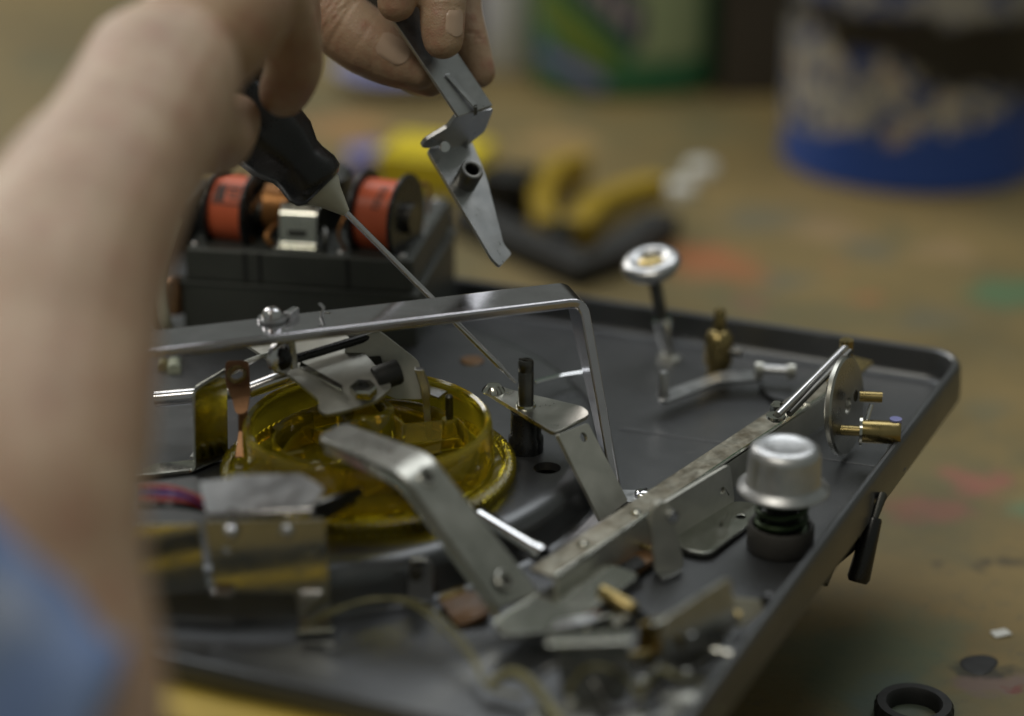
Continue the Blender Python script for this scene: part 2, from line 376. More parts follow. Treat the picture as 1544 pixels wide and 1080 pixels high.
# ------------------------------------------------------------------ record changer
DA = rad(-22.8); E1 = V((math.cos(DA), math.sin(DA), 0)); DA2 = rad(-25.8); E2 = V((-math.sin(DA2), math.cos(DA2), 0))
RC = thing('record_changer', (-60, -130, TZ), 'upturned grey steel record changer with amber gear, levers and orange motor coils', 'record changer')
PC = V((-84, -96, 0)); PR = 115.5; PH = 15.0
corner = at(1458, 531, 12.6)
def deck():
    W, L, r, lip = 380.0, 322.0, 15.0, 12.6
    c0 = corner.copy(); c0.z = 0
    # rounded outline, u leftwards from the corner, v towards the viewer
    pts = []
    for cx, cy, a0 in ((-r, -r, 0), (-W+r, -r, 90), (-W+r, -L+r, 180), (-r, -L+r, 270)):
        for k in range(9):
            a = rad(a0+90*k/8); pts.append((cx+r*math.cos(a), cy+r*math.sin(a), math.cos(a), math.sin(a)))
    prof = [(-14, 0), (-6.5, 0.0), (-5.0, .5), (-3.8, 1.6), (-3.2, 3.2), (-2.4, lip-2.2), (-1.9, lip-.8), (-1.0, lip-.1), (0, lip-.2), (0.7, lip-1.1), (1.3, lip-2.6), (1.8, 2), (1.8, -2.2), (.6, -2.2), (-.2, -1.6), (-14, -1.6)]
    m = MB(); n = len(pts); k = len(prof); vs = []
    for x, y, nx, ny in pts:
        for d, h in prof:
            vs.append(c0+E1*(x+nx*d)+E2*(y+ny*d)+Z*h)
    fs = [[i*k+j, ((i+1) % n)*k+j, ((i+1) % n)*k+j+1, i*k+j+1] for i in range(n) for j in range(k-1)]
    m.add(vs, fs)
    inner = [c0+E1*(x-nx*14)+E2*(y-ny*14) for x, y, nx, ny in pts]
    q = 96; RB = PR+6
    ring = [PC+V((math.cos(2*math.pi*i/q), math.sin(2*math.pi*i/q), 0))*RB for i in range(q)]
    # the well's rim may run past the lip; clip its ring inside the pan
    def inside(p):
        d = p-c0; g = E1.dot(E2); u1, u2 = d.dot(E1), d.dot(E2); a, b = (u1-g*u2)/(1-g*g), (u2-g*u1)/(1-g*g); a = min(max(a, -W+14.5), -14.5); b = min(max(b, -L+14.5), -14.5)
        return c0+E1*a+E2*b
    ring = [inside(p) for p in ring]
    tri = tessellate_polygon([inner, ring[::-1]])
    allp = inner+ring[::-1]
    m.add(allp, [list(x) for x in tri]); m.add([p-Z*1.6 for p in allp], [list(x)[::-1] for x in tri])
    pr = [(PR+6, 0), (PR+4.4, .25), (PR+3.2, 1.0), (PR+2.5, 2.6), (PR+1.8, PH-7.0), (PR+1.2, PH-4.6), (PR+.2, PH-2.8), (PR-1.2, PH-1.5), (PR-2.8, PH-.6), (PR-4.6, PH-.12), (PR-6, PH)]
    vs = []
    for i in range(q):
        dr = V((math.cos(2*math.pi*i/q), math.sin(2*math.pi*i/q), 0))
        for rr, h in pr: vs.append(inside(PC+dr*rr)+Z*h)
    k = len(pr)
    m.add(vs, [[i*k+j, ((i+1) % q)*k+j, ((i+1) % q)*k+j+1, i*k+j+1] for i in range(q) for j in range(k-1)])
    top = [PC+V((math.cos(2*math.pi*i/q), math.sin(2*math.pi*i/q), 0))*(PR-6) for i in range(q)]
    top = [inside(p) for p in top]
    holes = []
    for (x, y, rr) in ((838, 708, 4.8), (712, 545, 4.6)):
        hc = at(x, y, PH)
        off = (hc-PC).xy.length
        if off > PR-12: hc = PC+(hc-PC)*((PR-12)/off)
        hc.z = 0; holes.append((hc, rr))
    hl = [[V((h.x, h.y, 0))+V((math.cos(2*math.pi*i/24), -math.sin(2*math.pi*i/24), 0))*r_ for i in range(24)] for h, r_ in holes]
    tb = bmesh.new()
    for L_ in [top]+hl:
        vv = [tb.verts.new(p+Z*PH) for p in L_]
        for i in range(len(vv)): tb.edges.new((vv[i-1], vv[i]))
    bmesh.ops.triangle_fill(tb, use_beauty=True, use_dissolve=False, edges=tb.edges[:])
    tb.verts.index_update()
    m.add([v.co.copy() for v in tb.verts], [[v.index for v in f_.verts] for f_ in tb.faces]); tb.free()
    for L_ in hl: m.add([p+Z*PH for p in L_]+[p+Z*(PH-3.0) for p in L_], [[i, (i+1) % 24, 24+(i+1) % 24, 24+i] for i in range(24)])
    return m.build('deck', 'deck_grey', RC, sharp=32)
DECK = deck()
# pressed ribs in the pan floor
for a, b in (((935, 645), (1130, 672)), ((1150, 676), (1365, 708))):
    MB().strip([at(a[0], a[1], .1), at(b[0], b[1], .1)], E2*1.6, .5).build('pressed_rib', 'deck_grey', RC, bevel=.22)

# --- amber cam gear
GC = V((-48.5, -142, 0))
def gear():
    n = 420
    def mod(i, j, r, h):
        if j in (3, 4): return r-(1.6 if (i//2) % 2 else 0), h
        if j in (6, 7): return r, h+(.9 if (i//2) % 2 else 0)
        return r, h
    prof = [(11, 18.0), (44, 18.0), (47.5, 17.2), (50.0, 17.2), (50.0, 20.6), (49.0, 21.4), (47.6, 21.5), (46.4, 21.5), (45.0, 20.2), (11, 20.2)]
    g = MB().lathe(prof, GC, Z, n, mod=mod, closed=True).build('cam_gear', 'amber', RC, sharp=40)
    def part(name, mb, mat='amber', **k): return mb.build(name, mat, g, **k)
    part('outer_wall', MB().lathe([(40.6, 20.9), (42.6, 20.9), (42.0, 33.8), (41.6, 36.2), (40.6, 37.0), (39.4, 36.4), (39.4, 34.3), (40.2, 33.3)], GC, Z, 120, closed=True), sharp=50)
    part('inner_wall', MB().lathe([(33.2, 20.9), (35.4, 20.9), (34.9, 28.6), (34.2, 29.4), (33.4, 28.6)], GC, Z, 90, a0=-60, a1=165, closed=True), sharp=50)
    part('cam_track', MB().lathe([(21.0, 20.9), (23.4, 20.9), (23.0, 31.4), (22.2, 32.2), (21.4, 31.4)], GC+V((-9, -3, 0)), Z, 90, a0=120, a1=345, closed=True), sharp=50)
    part('hub', MB().lathe([(6, 18.2), (10.4, 20.9), (9.6, 36.5), (8.8, 37.4), (6.6, 37.4), (6, 36.5)], GC+V((-1, 8, 0)), Z, 48, closed=True), sharp=50)
    part('knurled_band', MB().lathe([(34.6, 32.4), (39.0, 33.4), (39.0, 34.2), (34.6, 33.2)], GC, Z, 240, a0=48, a1=112, closed=True, mod=lambda i, j, r, h: (r, h+(.35 if i % 2 else 0))), 'steel', sharp=20)
    for a, r0, r1, zt in ((20, 13, 33, 25), (75, 13, 34, 24), (140, 12, 32, 26), (205, 23, 41, 29.5), (255, 22, 41, 27), (300, 14, 41, 26.5), (335, 22, 40, 24)):
        d = V((math.cos(rad(a)), math.sin(rad(a)), 0)); q = V((-d.y, d.x, 0))
        part('rib', MB().box(GC+d*(r0+r1)/2+Z*(20.9+zt)/2, d, q, Z, r1-r0, 1.7, zt-20.9), bevel=.3)
    pp = at(678, 668, 21); part('post', MB().lathe([(0, 0), (3.4, 0), (3.0, 8.6), (2.6, 9.2), (0, 9.2)], pp, Z, 24), sharp=50)
    part('pin', MB().lathe([(0, 9.3), (1.35, 9.3), (1.35, 17.4), (.9, 18), (0, 18)], pp, Z, 20), 'steel_dark')
    bq = at(640, 668, 21)
    part('pocket', MB().plate(P((606, 690, 21), (610, 640, 30), (668, 634, 30), (664, 684, 21)), 1.5, rnd=1.5), bevel=.3)
    part('pocket', MB().plate(P((606, 690, 21), (610, 640, 30), (590, 622, 29), (588, 668, 21)), 1.5, rnd=1.5), bevel=.3)
    return g
GEAR = gear()

# --- long overhead bar with its leg
hwb = V((-.28, .95, 0))*9.0
bl, br, lb = at(225, 521, 66), at(868, 444, 66), at(930, 752, 1.5)
bar = MB().strip([bl-(br-bl)*.35, bl, br, lb], [hwb, hwb, hwb, V((-.1, .95, 0))*6.0], 3.6, fr=4.5).build('overhead_bar', 'bar_steel', RC, bevel=1.1, seg=3)
MB().plate([lb+V((-8, 5, .5)), lb+V((13, 4, .5)), lb+V((14, -5, .5)), lb+V((-8, -5, .5))], 1.6, rnd=2).build('bar_foot', 'steel', RC, bevel=.4)
screw('screw', lb+V((9, 0, 1.4)), Z, 3.2, 'chrome', RC)
sp = at(411, 482, 68)
wsh = MB().lathe([(2, 0), (5.0, 0), (5.0, .8), (2, .8)], sp, Z, 28, closed=True).build('washer', 'steel', RC, sharp=40)
MB().lathe([(0, 4.4), (1.9, 4.2), (3.1, 3.2), (3.6, 1.6), (3.5, .8), (0, .8)], sp, Z, 24).build('dome_screw', 'steel_bright', RC)
MB().box(at(440, 474, 69), E1, E2, Z, 2.6, 6, 3.5).build('bar_tab', 'steel_bright', RC, bevel=.4)

# --- motor box with two orange bobbins
BA = rad(-9.5); B1 = V((math.cos(BA), math.sin(BA), 0)); B2 = V((-math.sin(BA), math.cos(BA), 0))
fr = at(622, 393, 50); fr.z = 0
def bx(a, b, z): return fr - B1*a + B2*b + Z*(z+8.5 if z > 20 else z)     # a leftwards, b backwards, from the front right foot
def boxrange(name, a0, a1, b0, b1, z0, z1, mat, parent, bevel=1.0):
    return MB().box((bx(a0, b0, z0)+bx(a1, b1, z1))/2, B1, B2, Z, a1-a0, b1-b0, z1-z0).build(name, mat, parent, bevel=bevel)
MOT = MB().box(bx(45.5, 38.25, 18.1), B1, B2, Z, 94, 79.5, 35.6).build('motor_box', 'box_grey', RC, bevel=1)
lid = boxrange('lid', 0, 91, 0, 77, 27.6, 41.5, 'box_grey', MOT, 1.4)
for a in (66, 60, 25): boxrange('lid_seam', a, a+1.4, -.5, .9, 28, 41.0, 'black_matt', MOT, .2)
boxrange('lid_edge', -2.2, 93.2, -2.2, 78.6, 26.9, 28.0, 'box_grey', MOT, .4)
for a, b in ((5, 4), (88, 4), (4, 40), (29, 4), (50, 6), (4, 72)):
    MB().lathe([(0, 1.5), (1.2, 1.3), (1.9, .6), (2, 0), (0, 0)], bx(a, b, 41.6), Z, 16).build('rivet', 'steel_bright', MOT)
def bobbin(a, b, wid, R, roll, nm):
    c = bx(a, b, 41.6+R*.62); ax = (B1*math.cos(roll)+B2*math.sin(roll))
    ref = Z
    tape = MB().lathe([(6, -wid/2), (R-3.2, -wid/2), (R-3.2, wid/2), (6, wid/2)], c, ax, 60, closed=True, ref=ref).build('bobbin', 'orange_tape', MOT, sharp=40)
    for s_ in (-1, 1):
        h = s_*(wid/2+1.0)
        MB().lathe([(5, h-1), (R-.6, h-1), (R, h-.4), (R, h+.4), (R-.6, h+1), (5, h+1)], c, ax, 60, closed=True, ref=ref).build('bobbin_flange', 'black_plastic', tape, sharp=40)
    MB().lathe([(0, -wid/2-7), (6, -wid/2-7), (6, wid/2+5), (0, wid/2+5)], c, ax, 24, ref=ref).build('bobbin_core', 'steel_dark', tape, sharp=40)
    return c, ax, tape, R-3.2
def stroke(c, ax, R, a0, a1, h0, h1, tape):         # a curved strip of print lying on the tape
    return MB().lathe([(R+.06, h0), (R+.14, h0), (R+.14, h1), (R+.06, h1)], c, ax, 8, a0=a0, a1=a1, closed=True, ref=Z).build('print_mark', 'print', tape)
c, ax, tp, R = bobbin(14.5, 19, 15, 17.5, rad(-11), 1)
sg = 1
for k in range(7):                                   # a column of small dark characters
    a = 58-k*6.2
    h = -0.5+.25*k
    stroke(c, ax, R, a, a+4.0, h, h+.8, tp); stroke(c, ax, R, a, a+4.0, h+2.2, h+3.0, tp)
    if k % 2: stroke(c, ax, R, a, a+1.3, h, h+3, tp)
    else: stroke(c, ax, R, a+2.4, a+3.9, h, h+3, tp)
c, ax, tp, R = bobbin(74, 19, 14, 16.5, rad(-8), 2)
for a0, a1, h0, h1 in ((27, 30, -5.5, 6.5), (62, 65, -5.5, 6.5), (27, 65, -5.5, -4.5), (27, 65, 5.6, 6.5), (31, 60, -4.2, -.9), (33, 37, 0, 5), (41, 45, 0, 5), (50, 54, 1, 5)):
    stroke(c, ax, R, a0, a1, h0, h1, tp)
for a, b_ in ((8, 26), (28, 7), (66, 10), (84, 28)):
    MB().tube(spline([bx(a, b_, 42), bx(a+2, b_-2, 50), bx(a-3, b_+6, 60), bx(a-6, b_+16, 58), bx(a-4, b_+24, 44)], 6), .7, 8).build('lead_wire', 'copper_wire', MOT)
# rotor, its bearing bridge and windings between the bobbins
MB().lathe([(0, 0), (13, 0), (13, 20), (11, 22), (0, 22)], bx(46, 40, 41.6), Z, 36).build('rotor', 'steel_dark', MOT, sharp=40)
for k in range(4):
    MB().lathe([(4, -1.5), (9.5-k*.4, -1.5), (9.5-k*.4, 1.5), (4, 1.5)], bx(61-k*2.2, 21, 53), B1, 30, closed=True).build('winding', 'copper_wire', MOT, sharp=50)
hb = B1*8.5
brg = MB().strip([bx(47, 2.0, 42.3), bx(47, 7, 42.3), bx(47, 9, 55), bx(47, 22, 60), bx(47, 34, 60)], [B1*8.5, B1*7.5, B1*7.5, B1*9, B1*9], 1.4, fr=3).build('bearing_bridge', 'zinc', MOT, bevel=.3)
MB().lathe([(0, 0), (10, 0), (10.5, 3), (8, 5.5), (0, 6.5)], bx(47, 22, 60.5), Z, 36).build('bearing_cup', 'aluminium', MOT, sharp=40)
boxrange('bridge_slot', 43.5, 51, 6.9, 8.4, 44.5, 48.5, 'black_matt', MOT, .2)
MB().tube(spline([bx(36, 6, 42), bx(35, 4, 46), bx(37, 9, 49), bx(41, 14, 46)], 6), 1.2, 8).build('lead_wire', 'steel_dark', MOT)
MB().tube(spline([bx(57, 5, 43), bx(59, 5, 46), bx(57, 10, 49), bx(54, 14, 48)], 6), 1.2, 8).build('lead_wire', 'copper_wire', MOT)
boxrange('terminal_block', 91, 106, 8, 40, 36, 58, 'black_matt', MOT, 2)
# mains cable beside the box
pth = spline([at(262, 330, 60), at(246, 380, 50), at(238, 430, 38), at(246, 480, 26), at(262, 520, 12), at(262, 560, 16)], 8)
MB().tube(pth, 2.7, 12).build('cable', 'cable_grey', RC)
MB().tube([p+V((-5, 3, 0)) for p in pth], 2.2, 12).build('cable', 'wire_olive', RC)
MB().lathe([(0, 0), (4.2, 0), (4.6, 9), (3.6, 14), (0, 15)], at(265, 470, 22), Z, 20).build('cable_joint', 'copper', RC, sharp=40)

# --- strap that arches over the gear, and its foot plate
s0, s1, s2 = at(497, 652, 46), at(626, 703, 46), at(782, 908, 9)
wd = V((0.55, .83, 0)).normalized()
strap = MB().strip([s0, s0+(s1-s0)*.12, s1, s2], [wd*4.4, wd*7.4, wd*8.2, V((.80, .60, .0)).normalized()*8.2], 2.4, fr=5).build('strap', 'zinc_dull', RC, bevel=.7, seg=3)
ww = V((.80, .60, .0)).normalized()
MB().strip([s0+(s1-s0)*.10-wd*6.6-Z*1.6, s1-wd*7.4-Z*1.8, s2-ww*7.4-Z*1.6], [Z*2.2, (Z+V((.3, .2, 0)))*2.2, (Z+V((.3, .2, 0)))*2.2], 1.6, fr=5).build('strap_flange', 'zinc', RC, bevel=.5)
for x, y, z in ((631, 731, 40), (757, 880, 13)):
    dn = (s2-s1).cross(wd).normalized(); dn = dn if dn.z > 0 else -dn
    tpos = ((at(x, y, z)-s1).dot((s2-s1).normalized())); cpt = s1+(s2-s1).normalized()*tpos
    MB().lathe([(2.0, 1.25), (3.7, 1.25), (3.3, 1.6), (2.2, 1.6)], cpt, dn, 24, closed=True).build('strap_eyelet', 'zinc_dull', RC, sharp=40)
    MB().lathe([(0, 1.3), (2.0, 1.3), (2.0, 1.42), (0, 1.42)], cpt, dn, 20).build('strap_hole', 'hole_dark', RC)  # dark disc laid on the strap for the shade in its hole
MB().plate(P((742, 940, 9), (757, 962, 9), (812, 958, 9), (885, 928, 9), (965, 870, 9), (915, 852, 9), (835, 885, 9), (800, 905, 9)), 1.8, rnd=3).build('foot_plate', 'zinc', RC, bevel=.5)

# --- long rail on the right
def rail():
    z = 14
    ft = [at(1265, 583, z), at(985, 766, z), at(845, 866, z)]
    d = (ft[2]-ft[0]); d.z = 0; d.normalize(); q = V((-d.y, d.x, 0)); q = q if q.y > 0 else -q
    a, b = ft[0], at(835, 872, z)
    m = MB()
    m.strip([a+q*4.6, b+q*4.6], q*4.6, 1.4)
    o = m.build('rail', 'worn_rail', RC, bevel=.4)
    MB().strip([a-Z*5.2-q*.7, b-Z*5.2-q*.7], Z*5.6, 1.4).build('rail_web', 'zinc_matt', RC, bevel=.4)
    MB().tube([a+Z*.5-q*.4, b+Z*.5-q*.4], 1.0, 8).build('rail_lip', 'zinc', RC)
    for x, y in ((880, 822), (960, 775), (1185, 628), (1215, 612)):
        MB().lathe([(0, 1.5), (1.2, 1.3), (2, .5), (2.1, 0), (0, 0)], at(x, y, z+.7), Z, 16).build('rivet', 'zinc', RC)
    MB().strip([a+q*4-d*2, a+q*4-d*26+Z*1], q*5, 1.4).build('rail_end', 'brass', RC, bevel=.4)
    return a, b, d, q
RA, RB_, RD, RQ = rail()
# rod above the rail
MB().tube([at(1276, 522, 36), at(1172, 626, 29)], 1.35, 14).build('push_rod', 'steel_bright', RC)
MB().tube([at(1282, 530, 36), at(1190, 624, 27)], 1.2, 12).build('return_rod', 'steel_dark', RC)
MB().lathe([(0, -3), (2.6, -3), (2.6, 3), (0, 3)], at(1276, 524, 35), Z, 20).build('rod_bush', 'brass', RC, sharp=40)
MB().lathe([(1.2, 0), (3.4, 0), (3.4, 1), (1.2, 1)], at(1170, 630, 26), Z, 24, closed=True).build('rod_eye', 'zinc', RC, sharp=40)
MB().lathe([(0, 0), (2.4, 0), (2.4, 6), (1.6, 7), (0, 7)], at(1170, 634, 21), Z, 6).build('hex_nut', 'zinc', RC, sharp=20)

# --- upright disc, brass shafts
dc = at(1273, 612, 20); dax = V((.88, -.45, .12)).normalized()
disc = MB().lathe([(3, -1.4), (17.4, -1.4), (18.2, -.7), (18.2, .7), (17.4, 1.4), (3, 1.4)], dc, dax, 64, closed=True).build('disc', 'zinc_dull', RC, sharp=40)
MB().lathe([(0, 1.5), (2.2, 1.5), (2.2, 1.7), (0, 1.7)], dc+V((2, -2, 5)), dax, 20).build('disc_slot', 'hole_dark', disc)
sh = at(1296, 650, 14)
MB().lathe([(0, 0), (4.2, 0), (4.2, 13.5), (3.6, 14.5), (0, 14.5)], sh, V((.98, -.16, .02)), 30).build('brass_spacer', 'brass', RC, sharp=40)
MB().tube([sh-V((.98, -.16, .02))*9, sh+V((4, -.6, 0))], 1.9, 14).build('brass_spindle', 'brass', RC)
MB().lathe([(0, 0), (2.0, 0), (2.0, 8), (0, 8)], at(1296, 598, 24), V((.98, -.1, 0)), 20).build('brass_pin', 'brass', RC, sharp=40)
MB().lathe([(3.2, 0), (5.6, 0), (5.6, 1), (3.2, 1)], sh, V((.98, -.16, .02)), 28, closed=True).build('retaining_washer', 'zinc', RC, sharp=40)
MB().tube([at(1314, 610, 22), at(1296, 668, 10)], .75, 10).build('spring_wire', 'chrome', RC)
MB().tube([at(1345, 668, 7), at(1337, 694, 1)], 1.05, 10).build('white_pin', 'white_plastic', RC)
MB().lathe([(0, 0), (2.2, 0), (2.2, 3), (0, 3)], at(1350, 643, 16), Z, 18).build('nylon_bush', 'dish_blue', RC, sharp=40)

# --- angle bracket and upright lug beside the rail
ang = MB()
ang.plate(P((1000, 822, 2), (986, 766, 17), (1098, 699, 17), (1105, 742, 6), (1105, 757, 2)), 1.4, holes=[(at(1083, 738, 9), 1.3)], rnd=2.5)
ang.build('angle_bracket', 'zinc_matt', RC, bevel=.3)
MB().plate(P((1010, 816, 2), (1105, 757, 2), (1146, 762, 2), (1130, 792, 2), (1070, 838, 2), (1034, 832, 2)), 1.4, holes=[(at(1117, 782, 2), 1.6)], rnd=4).build('bracket_flange', 'zinc', RC, bevel=.35)
MB().plate(P((990, 869, 1), (1026, 852, 1), (1026, 818, 11), (1013, 792, 17), (1010, 766, 23), (1001, 754, 26), (987, 756, 26), (977, 775, 22), (981, 805, 15), (987, 838, 8)), 2.0, rnd=2.5).build('upright_lug', 'zinc_matt', RC, bevel=.7, seg=3)
MB().tube([at(1008, 774, 21), at(1016, 780, 21)], 2.0, 14).build('lug_pin', 'chrome', RC)
MB().plate(P((985, 862, 1), (1000, 878, 1), (1030, 864, 1), (1020, 850, 1)), 1.6, rnd=2).build('lug_foot', 'steel', RC, bevel=.4)
MB().plate(P((895, 862, 3), (980, 812, 3), (1008, 832, 3), (930, 885, 3)), 2.4, rnd=2).build('insulator', 'fibre_board', RC, bevel=.4)
MB().tube([at(953, 817, 6), at(990, 832, 6)], .8, 10).build('contact_wire', 'brass', RC)
MB().plate(P((905, 870, 5.6), (960, 838, 5.6), (975, 850, 5.6), (925, 880, 5.6)), .8, rnd=1.5).build('insulator_sleeve', 'black_plastic', RC, bevel=.2)

# --- sprung mounting: rubber cup, green spring, aluminium cap
cp = at(1176, 826, 0)
MB().lathe([(0, .2), (10.6, .2), (11.2, 1.0), (11.0, 8.6), (10.6, 9.2), (9.6, 9.2), (9.2, 8.4), (9.0, 3), (0, 3)], cp, Z, 56).build('rubber_cup', 'rubber', RC, sharp=50)
sp_ = []
for i in range(0, 5*24+1):
    a = i/24*2*math.pi; h = 3.8+i/120*20
    sp_.append(cp+V((math.cos(a)*8.0, math.sin(a)*8.0, h)))
MB().tube(sp_, 1.05, 10).build('coil_spring', 'green_spring', RC)
MB().lathe([(0, 4), (5.2, 4), (5.2, 24), (0, 24)], cp, Z, 24).build('spring_core', 'black_matt', RC)
MB().lathe([(11.3, 22.6), (14.6, 21.6), (15.2, 22.0), (15.0, 22.8), (12.9, 23.8), (12.2, 25.2), (11.9, 34.2), (11.2, 36.4), (9.6, 37.6), (7.6, 37.9), (6.4, 37.5), (5.0, 37.2), (0, 37.0), (0, 36.2), (7, 36.6), (10.4, 35), (11.2, 33)], cp, Z, 72, closed=True).build('spring_cap', 'aluminium', RC, sharp=60)

# --- button-headed post
kb = at(1010, 541, 0)
MB().lathe([(0, 0), (5, 0), (4.6, 1.2), (2.4, 1.6), (0, 1.6)], kb, Z, 28).build('post_base', 'zinc_dull', RC, sharp=40)
kt = at(982, 398, 38.5); kx = (kt-kb).normalized(); kx = (kx + V((-.02, -.36, .1))).normalized()
L_ = (kt-kb).length
MB().lathe([(0, 1.2), (1.9, 1.2), (2.6, 4), (3.7, L_*.40), (3.5, L_*.42), (0, L_*.42)], kb, kt-kb, 28).build('tapered_post', 'chrome', RC, sharp=50)
MB().lathe([(0, L_*.41), (2.6, L_*.41), (2.6, L_-2), (0, L_-2)], kb, kt-kb, 24).build('post_neck', 'steel_dark', RC, sharp=40)
bt = MB().lathe([(0, -3), (6, -3.6), (10.5, -2.8), (12, -.8), (12, .6), (10.6, 2.4), (8.4, 3.2), (6.6, 2.8), (5.8, 1.6), (0, 1.2)], kt, kx, 56).build('button_head', 'steel', RC, sharp=60)
MB().lathe([(0, 2.4), (1.6, 2.6), (4.6, 2.0), (5.2, 1.3), (0, 1.25)], kt, kx, 32).build('button_screw', 'brass', bt, sharp=40)
# --- brass fitting with lever
bf = at(1082, 566, 0)
MB().lathe([(0, 0), (4.4, 0), (4.4, 5), (5.6, 5.4), (5.6, 16), (4.6, 18), (3.4, 19), (2.6, 19.4), (2.3, 27), (1.6, 28), (0, 28)], bf, Z, 40).build('brass_fitting', 'brass', RC, sharp=40)
MB().lathe([(0, 0), (1.9, 0), (1.9, 5), (0, 5)], bf+V((4, -2, 11)), V((.95, -.3, 0)), 18).build('set_screw', 'steel_dark', RC, sharp=40)
lz = 6
MB().plate(P((990, 602, lz), (1002, 610, lz), (1084, 578, lz), (1150, 574, lz), (1150, 562, lz), (1086, 562, lz), (1008, 590, lz)), 1.4, rnd=2.5).build('lever_arm', 'steel', RC, bevel=.3)
MB().lathe([(0, 0), (2.6, 0), (2.2, 1.2), (2.0, 9), (1.4, 10), (0, 10.2)], at(1000, 597, lz+.8), Z, 24).build('lever_pin', 'steel', RC, sharp=50)
lk = MB().tube([at(1146, 557, 9), at(1190, 560, 9)], 2.1, 14).build('link_rod', 'steel', RC)
for x in (1144, 1192): MB().lathe([(0, -1.5), (3.3, -1.5), (3.3, 1.5), (0, 1.5)], at(x, 558+(x-1144)*.06, 9), XA, 20).build('link_collar', 'zinc_dull', RC, sharp=40)
MB().plate(P((1140, 575, 2), (1205, 565, 2), (1235, 585, 2), (1200, 610, 2), (1160, 600, 2)), 1.4, rnd=4).build('pivot_plate', 'deck_grey', RC, bevel=.3)
MB().lathe([(0, -.2), (3.2, -.2), (3.6, .6), (3.2, 1.0), (2.8, .4), (0, .4)], at(690, 440, 0), Z, 20).build('grommet', 'rubber', RC)
MB().lathe([(0, .1), (4.4, .1), (4.6, .5), (4, .9), (0, .7)], at(712, 545, PH), Z, 28).build('grommet', 'fibre_board', RC)

# --- post bracket that the screwdriver works on
zb = 31
MB().plate(P((728, 590, zb), (742, 580, zb), (768, 590, zb), (838, 606, zb), (880, 616, zb), (890, 628, zb), (868, 638, zb), (836, 656, zb)), 1.5, rnd=3).build('post_bracket', 'zinc_dull', RC, bevel=.3)
l0, l1 = at(860, 645, zb), at(923, 776, 2)
MB().plate(P((835, 657, 31), (888, 637, 31), (941, 757, 4), (908, 786, 4)), 1.5, rnd=1, holes=[(at(868, 664, 25.5), 1.7)]).build('bracket_leg', 'zinc_matt', RC, bevel=.3)
lw = (l1-l0).normalized(); hn = lw.cross(V((.93, .34, 0))).normalized(); hn = hn if hn.y < 0 else -hn
hpt = at(868, 664, 25.5)
MB().tube(spline([hpt+hn*1, hpt+hn*2.5+V((1, 0, -1)), hpt+hn*1.6+V((2.5, 0, -4)), hpt+hn*1.4+V((4.6, -1, -6))], 5), .28, 8).build('hair_wire', 'steel_dark', RC)
MB().tube(spline([hpt+hn*1, hpt+hn*2+V((0, 0, -2)), hpt+hn*1.6+V((-.6, 0, -7))], 5), .28, 8).build('hair_wire', 'steel_dark', RC)
pb = at(793, 612, zb+.8)
MB().lathe([(0, -3), (2.7, -3), (2.7, 12.6), (2.45, 13.0), (2.7, 13.3), (2.7, 16.4), (2.3, 17.2), (1.4, 17.2), (1.4, 15), (0, 15)], pb, Z, 28).build('slotted_post', 'steel_dark', RC, sharp=40)
MB().box(pb+Z*17, E1, E2, Z, 5.0, .9, .7).build('post_slot', 'hole_dark', RC)
MB().lathe([(2.6, 0), (3.6, 0), (3.4, .9), (2.6, .9)], pb, Z, 28, closed=True).build('post_collar', 'zinc', RC, sharp=40)
gp = pb.copy(); gp.z = 0
MB().lathe([(0, PH), (6.2, PH), (6.2, PH+5), (5.4, PH+6), (5.4, zb-1), (0, zb-1)], gp, Z, 36).build('rubber_bush', 'black_plastic', RC, sharp=40)
MB().lathe([(0, 2.6), (2.4, 2.4), (3.8, 1.0), (4.2, 0), (0, 0)], at(744, 590, zb+.8), Z, 24).build('bracket_screw', 'zinc', RC)
MB().tube(spline([at(806, 578, 22), at(845, 568, 20), at(884, 562, 19)], 6), .95, 10).build('link_wire', 'chrome', RC)

# --- tilted plates over the gear
MB().plate(P((520, 515, 54.6), (572, 498, 58), (632, 545, 48), (640, 602, 35.5), (596, 602, 35.5), (520, 560, 44.6)), 1.4, rnd=2).build('rear_cam_plate', 'zinc_matt', RC, bevel=.3)
MB().plate([q_-YA*1.1 for q_ in P((546, 537, 50), (574, 535, 50.4), (580, 556, 45.9), (562, 561, 44.8))], .7, rnd=.5).build('plate_window', 'hole_dark', RC)  # dark sheet on the plate face, painting the shade of an opening
MB().plate(P(*[(x_, y_, 44.2+(590-y_)*.112) for x_, y_ in ((350, 508), (440, 500), (520, 505), (560, 545), (592, 585), (567, 607), (520, 622), (490, 628), (479, 619), (482, 606), (446, 575), (408, 545))]), 1.4, rnd=2).build('cam_follower', 'zinc_matt', RC, bevel=.35)
MB().strip([at(452, 550, 49.9), at(516, 586, 45.8)], V((.2, .95, .35))*1.3, 1.1).build('follower_rib', 'zinc', RC, bevel=.4)
MB().tube([at(430, 546, 51.5), at(566, 505, 56)], 1.6, 12).build('follower_axle', 'black_plastic', RC)
nb = at(548, 593, 45.2); fn_ = V((0.05, -.2, .97)).normalized()
MB().lathe([(2, 0), (4.6, 0), (4.6, 2.6), (4.0, 3.2), (2, 3.2)], nb, fn_, 6, closed=True).build('hex_nut', 'zinc', RC, sharp=20)
MB().lathe([(0, 0), (1.9, 0), (1.9, 2.2), (0, 2.2)], nb, fn_, 20).build('bolt_end', 'black_matt', RC)
bb = at(424, 540, 55)
lug = MB().lathe([(0, -1.2), (5.6, -1.2), (5.6, .6), (4.6, 1.2), (0, 1.2)], bb, V((.75, -.6, .15)), 32).build('pivot_boss', 'steel_bright', RC, sharp=40)
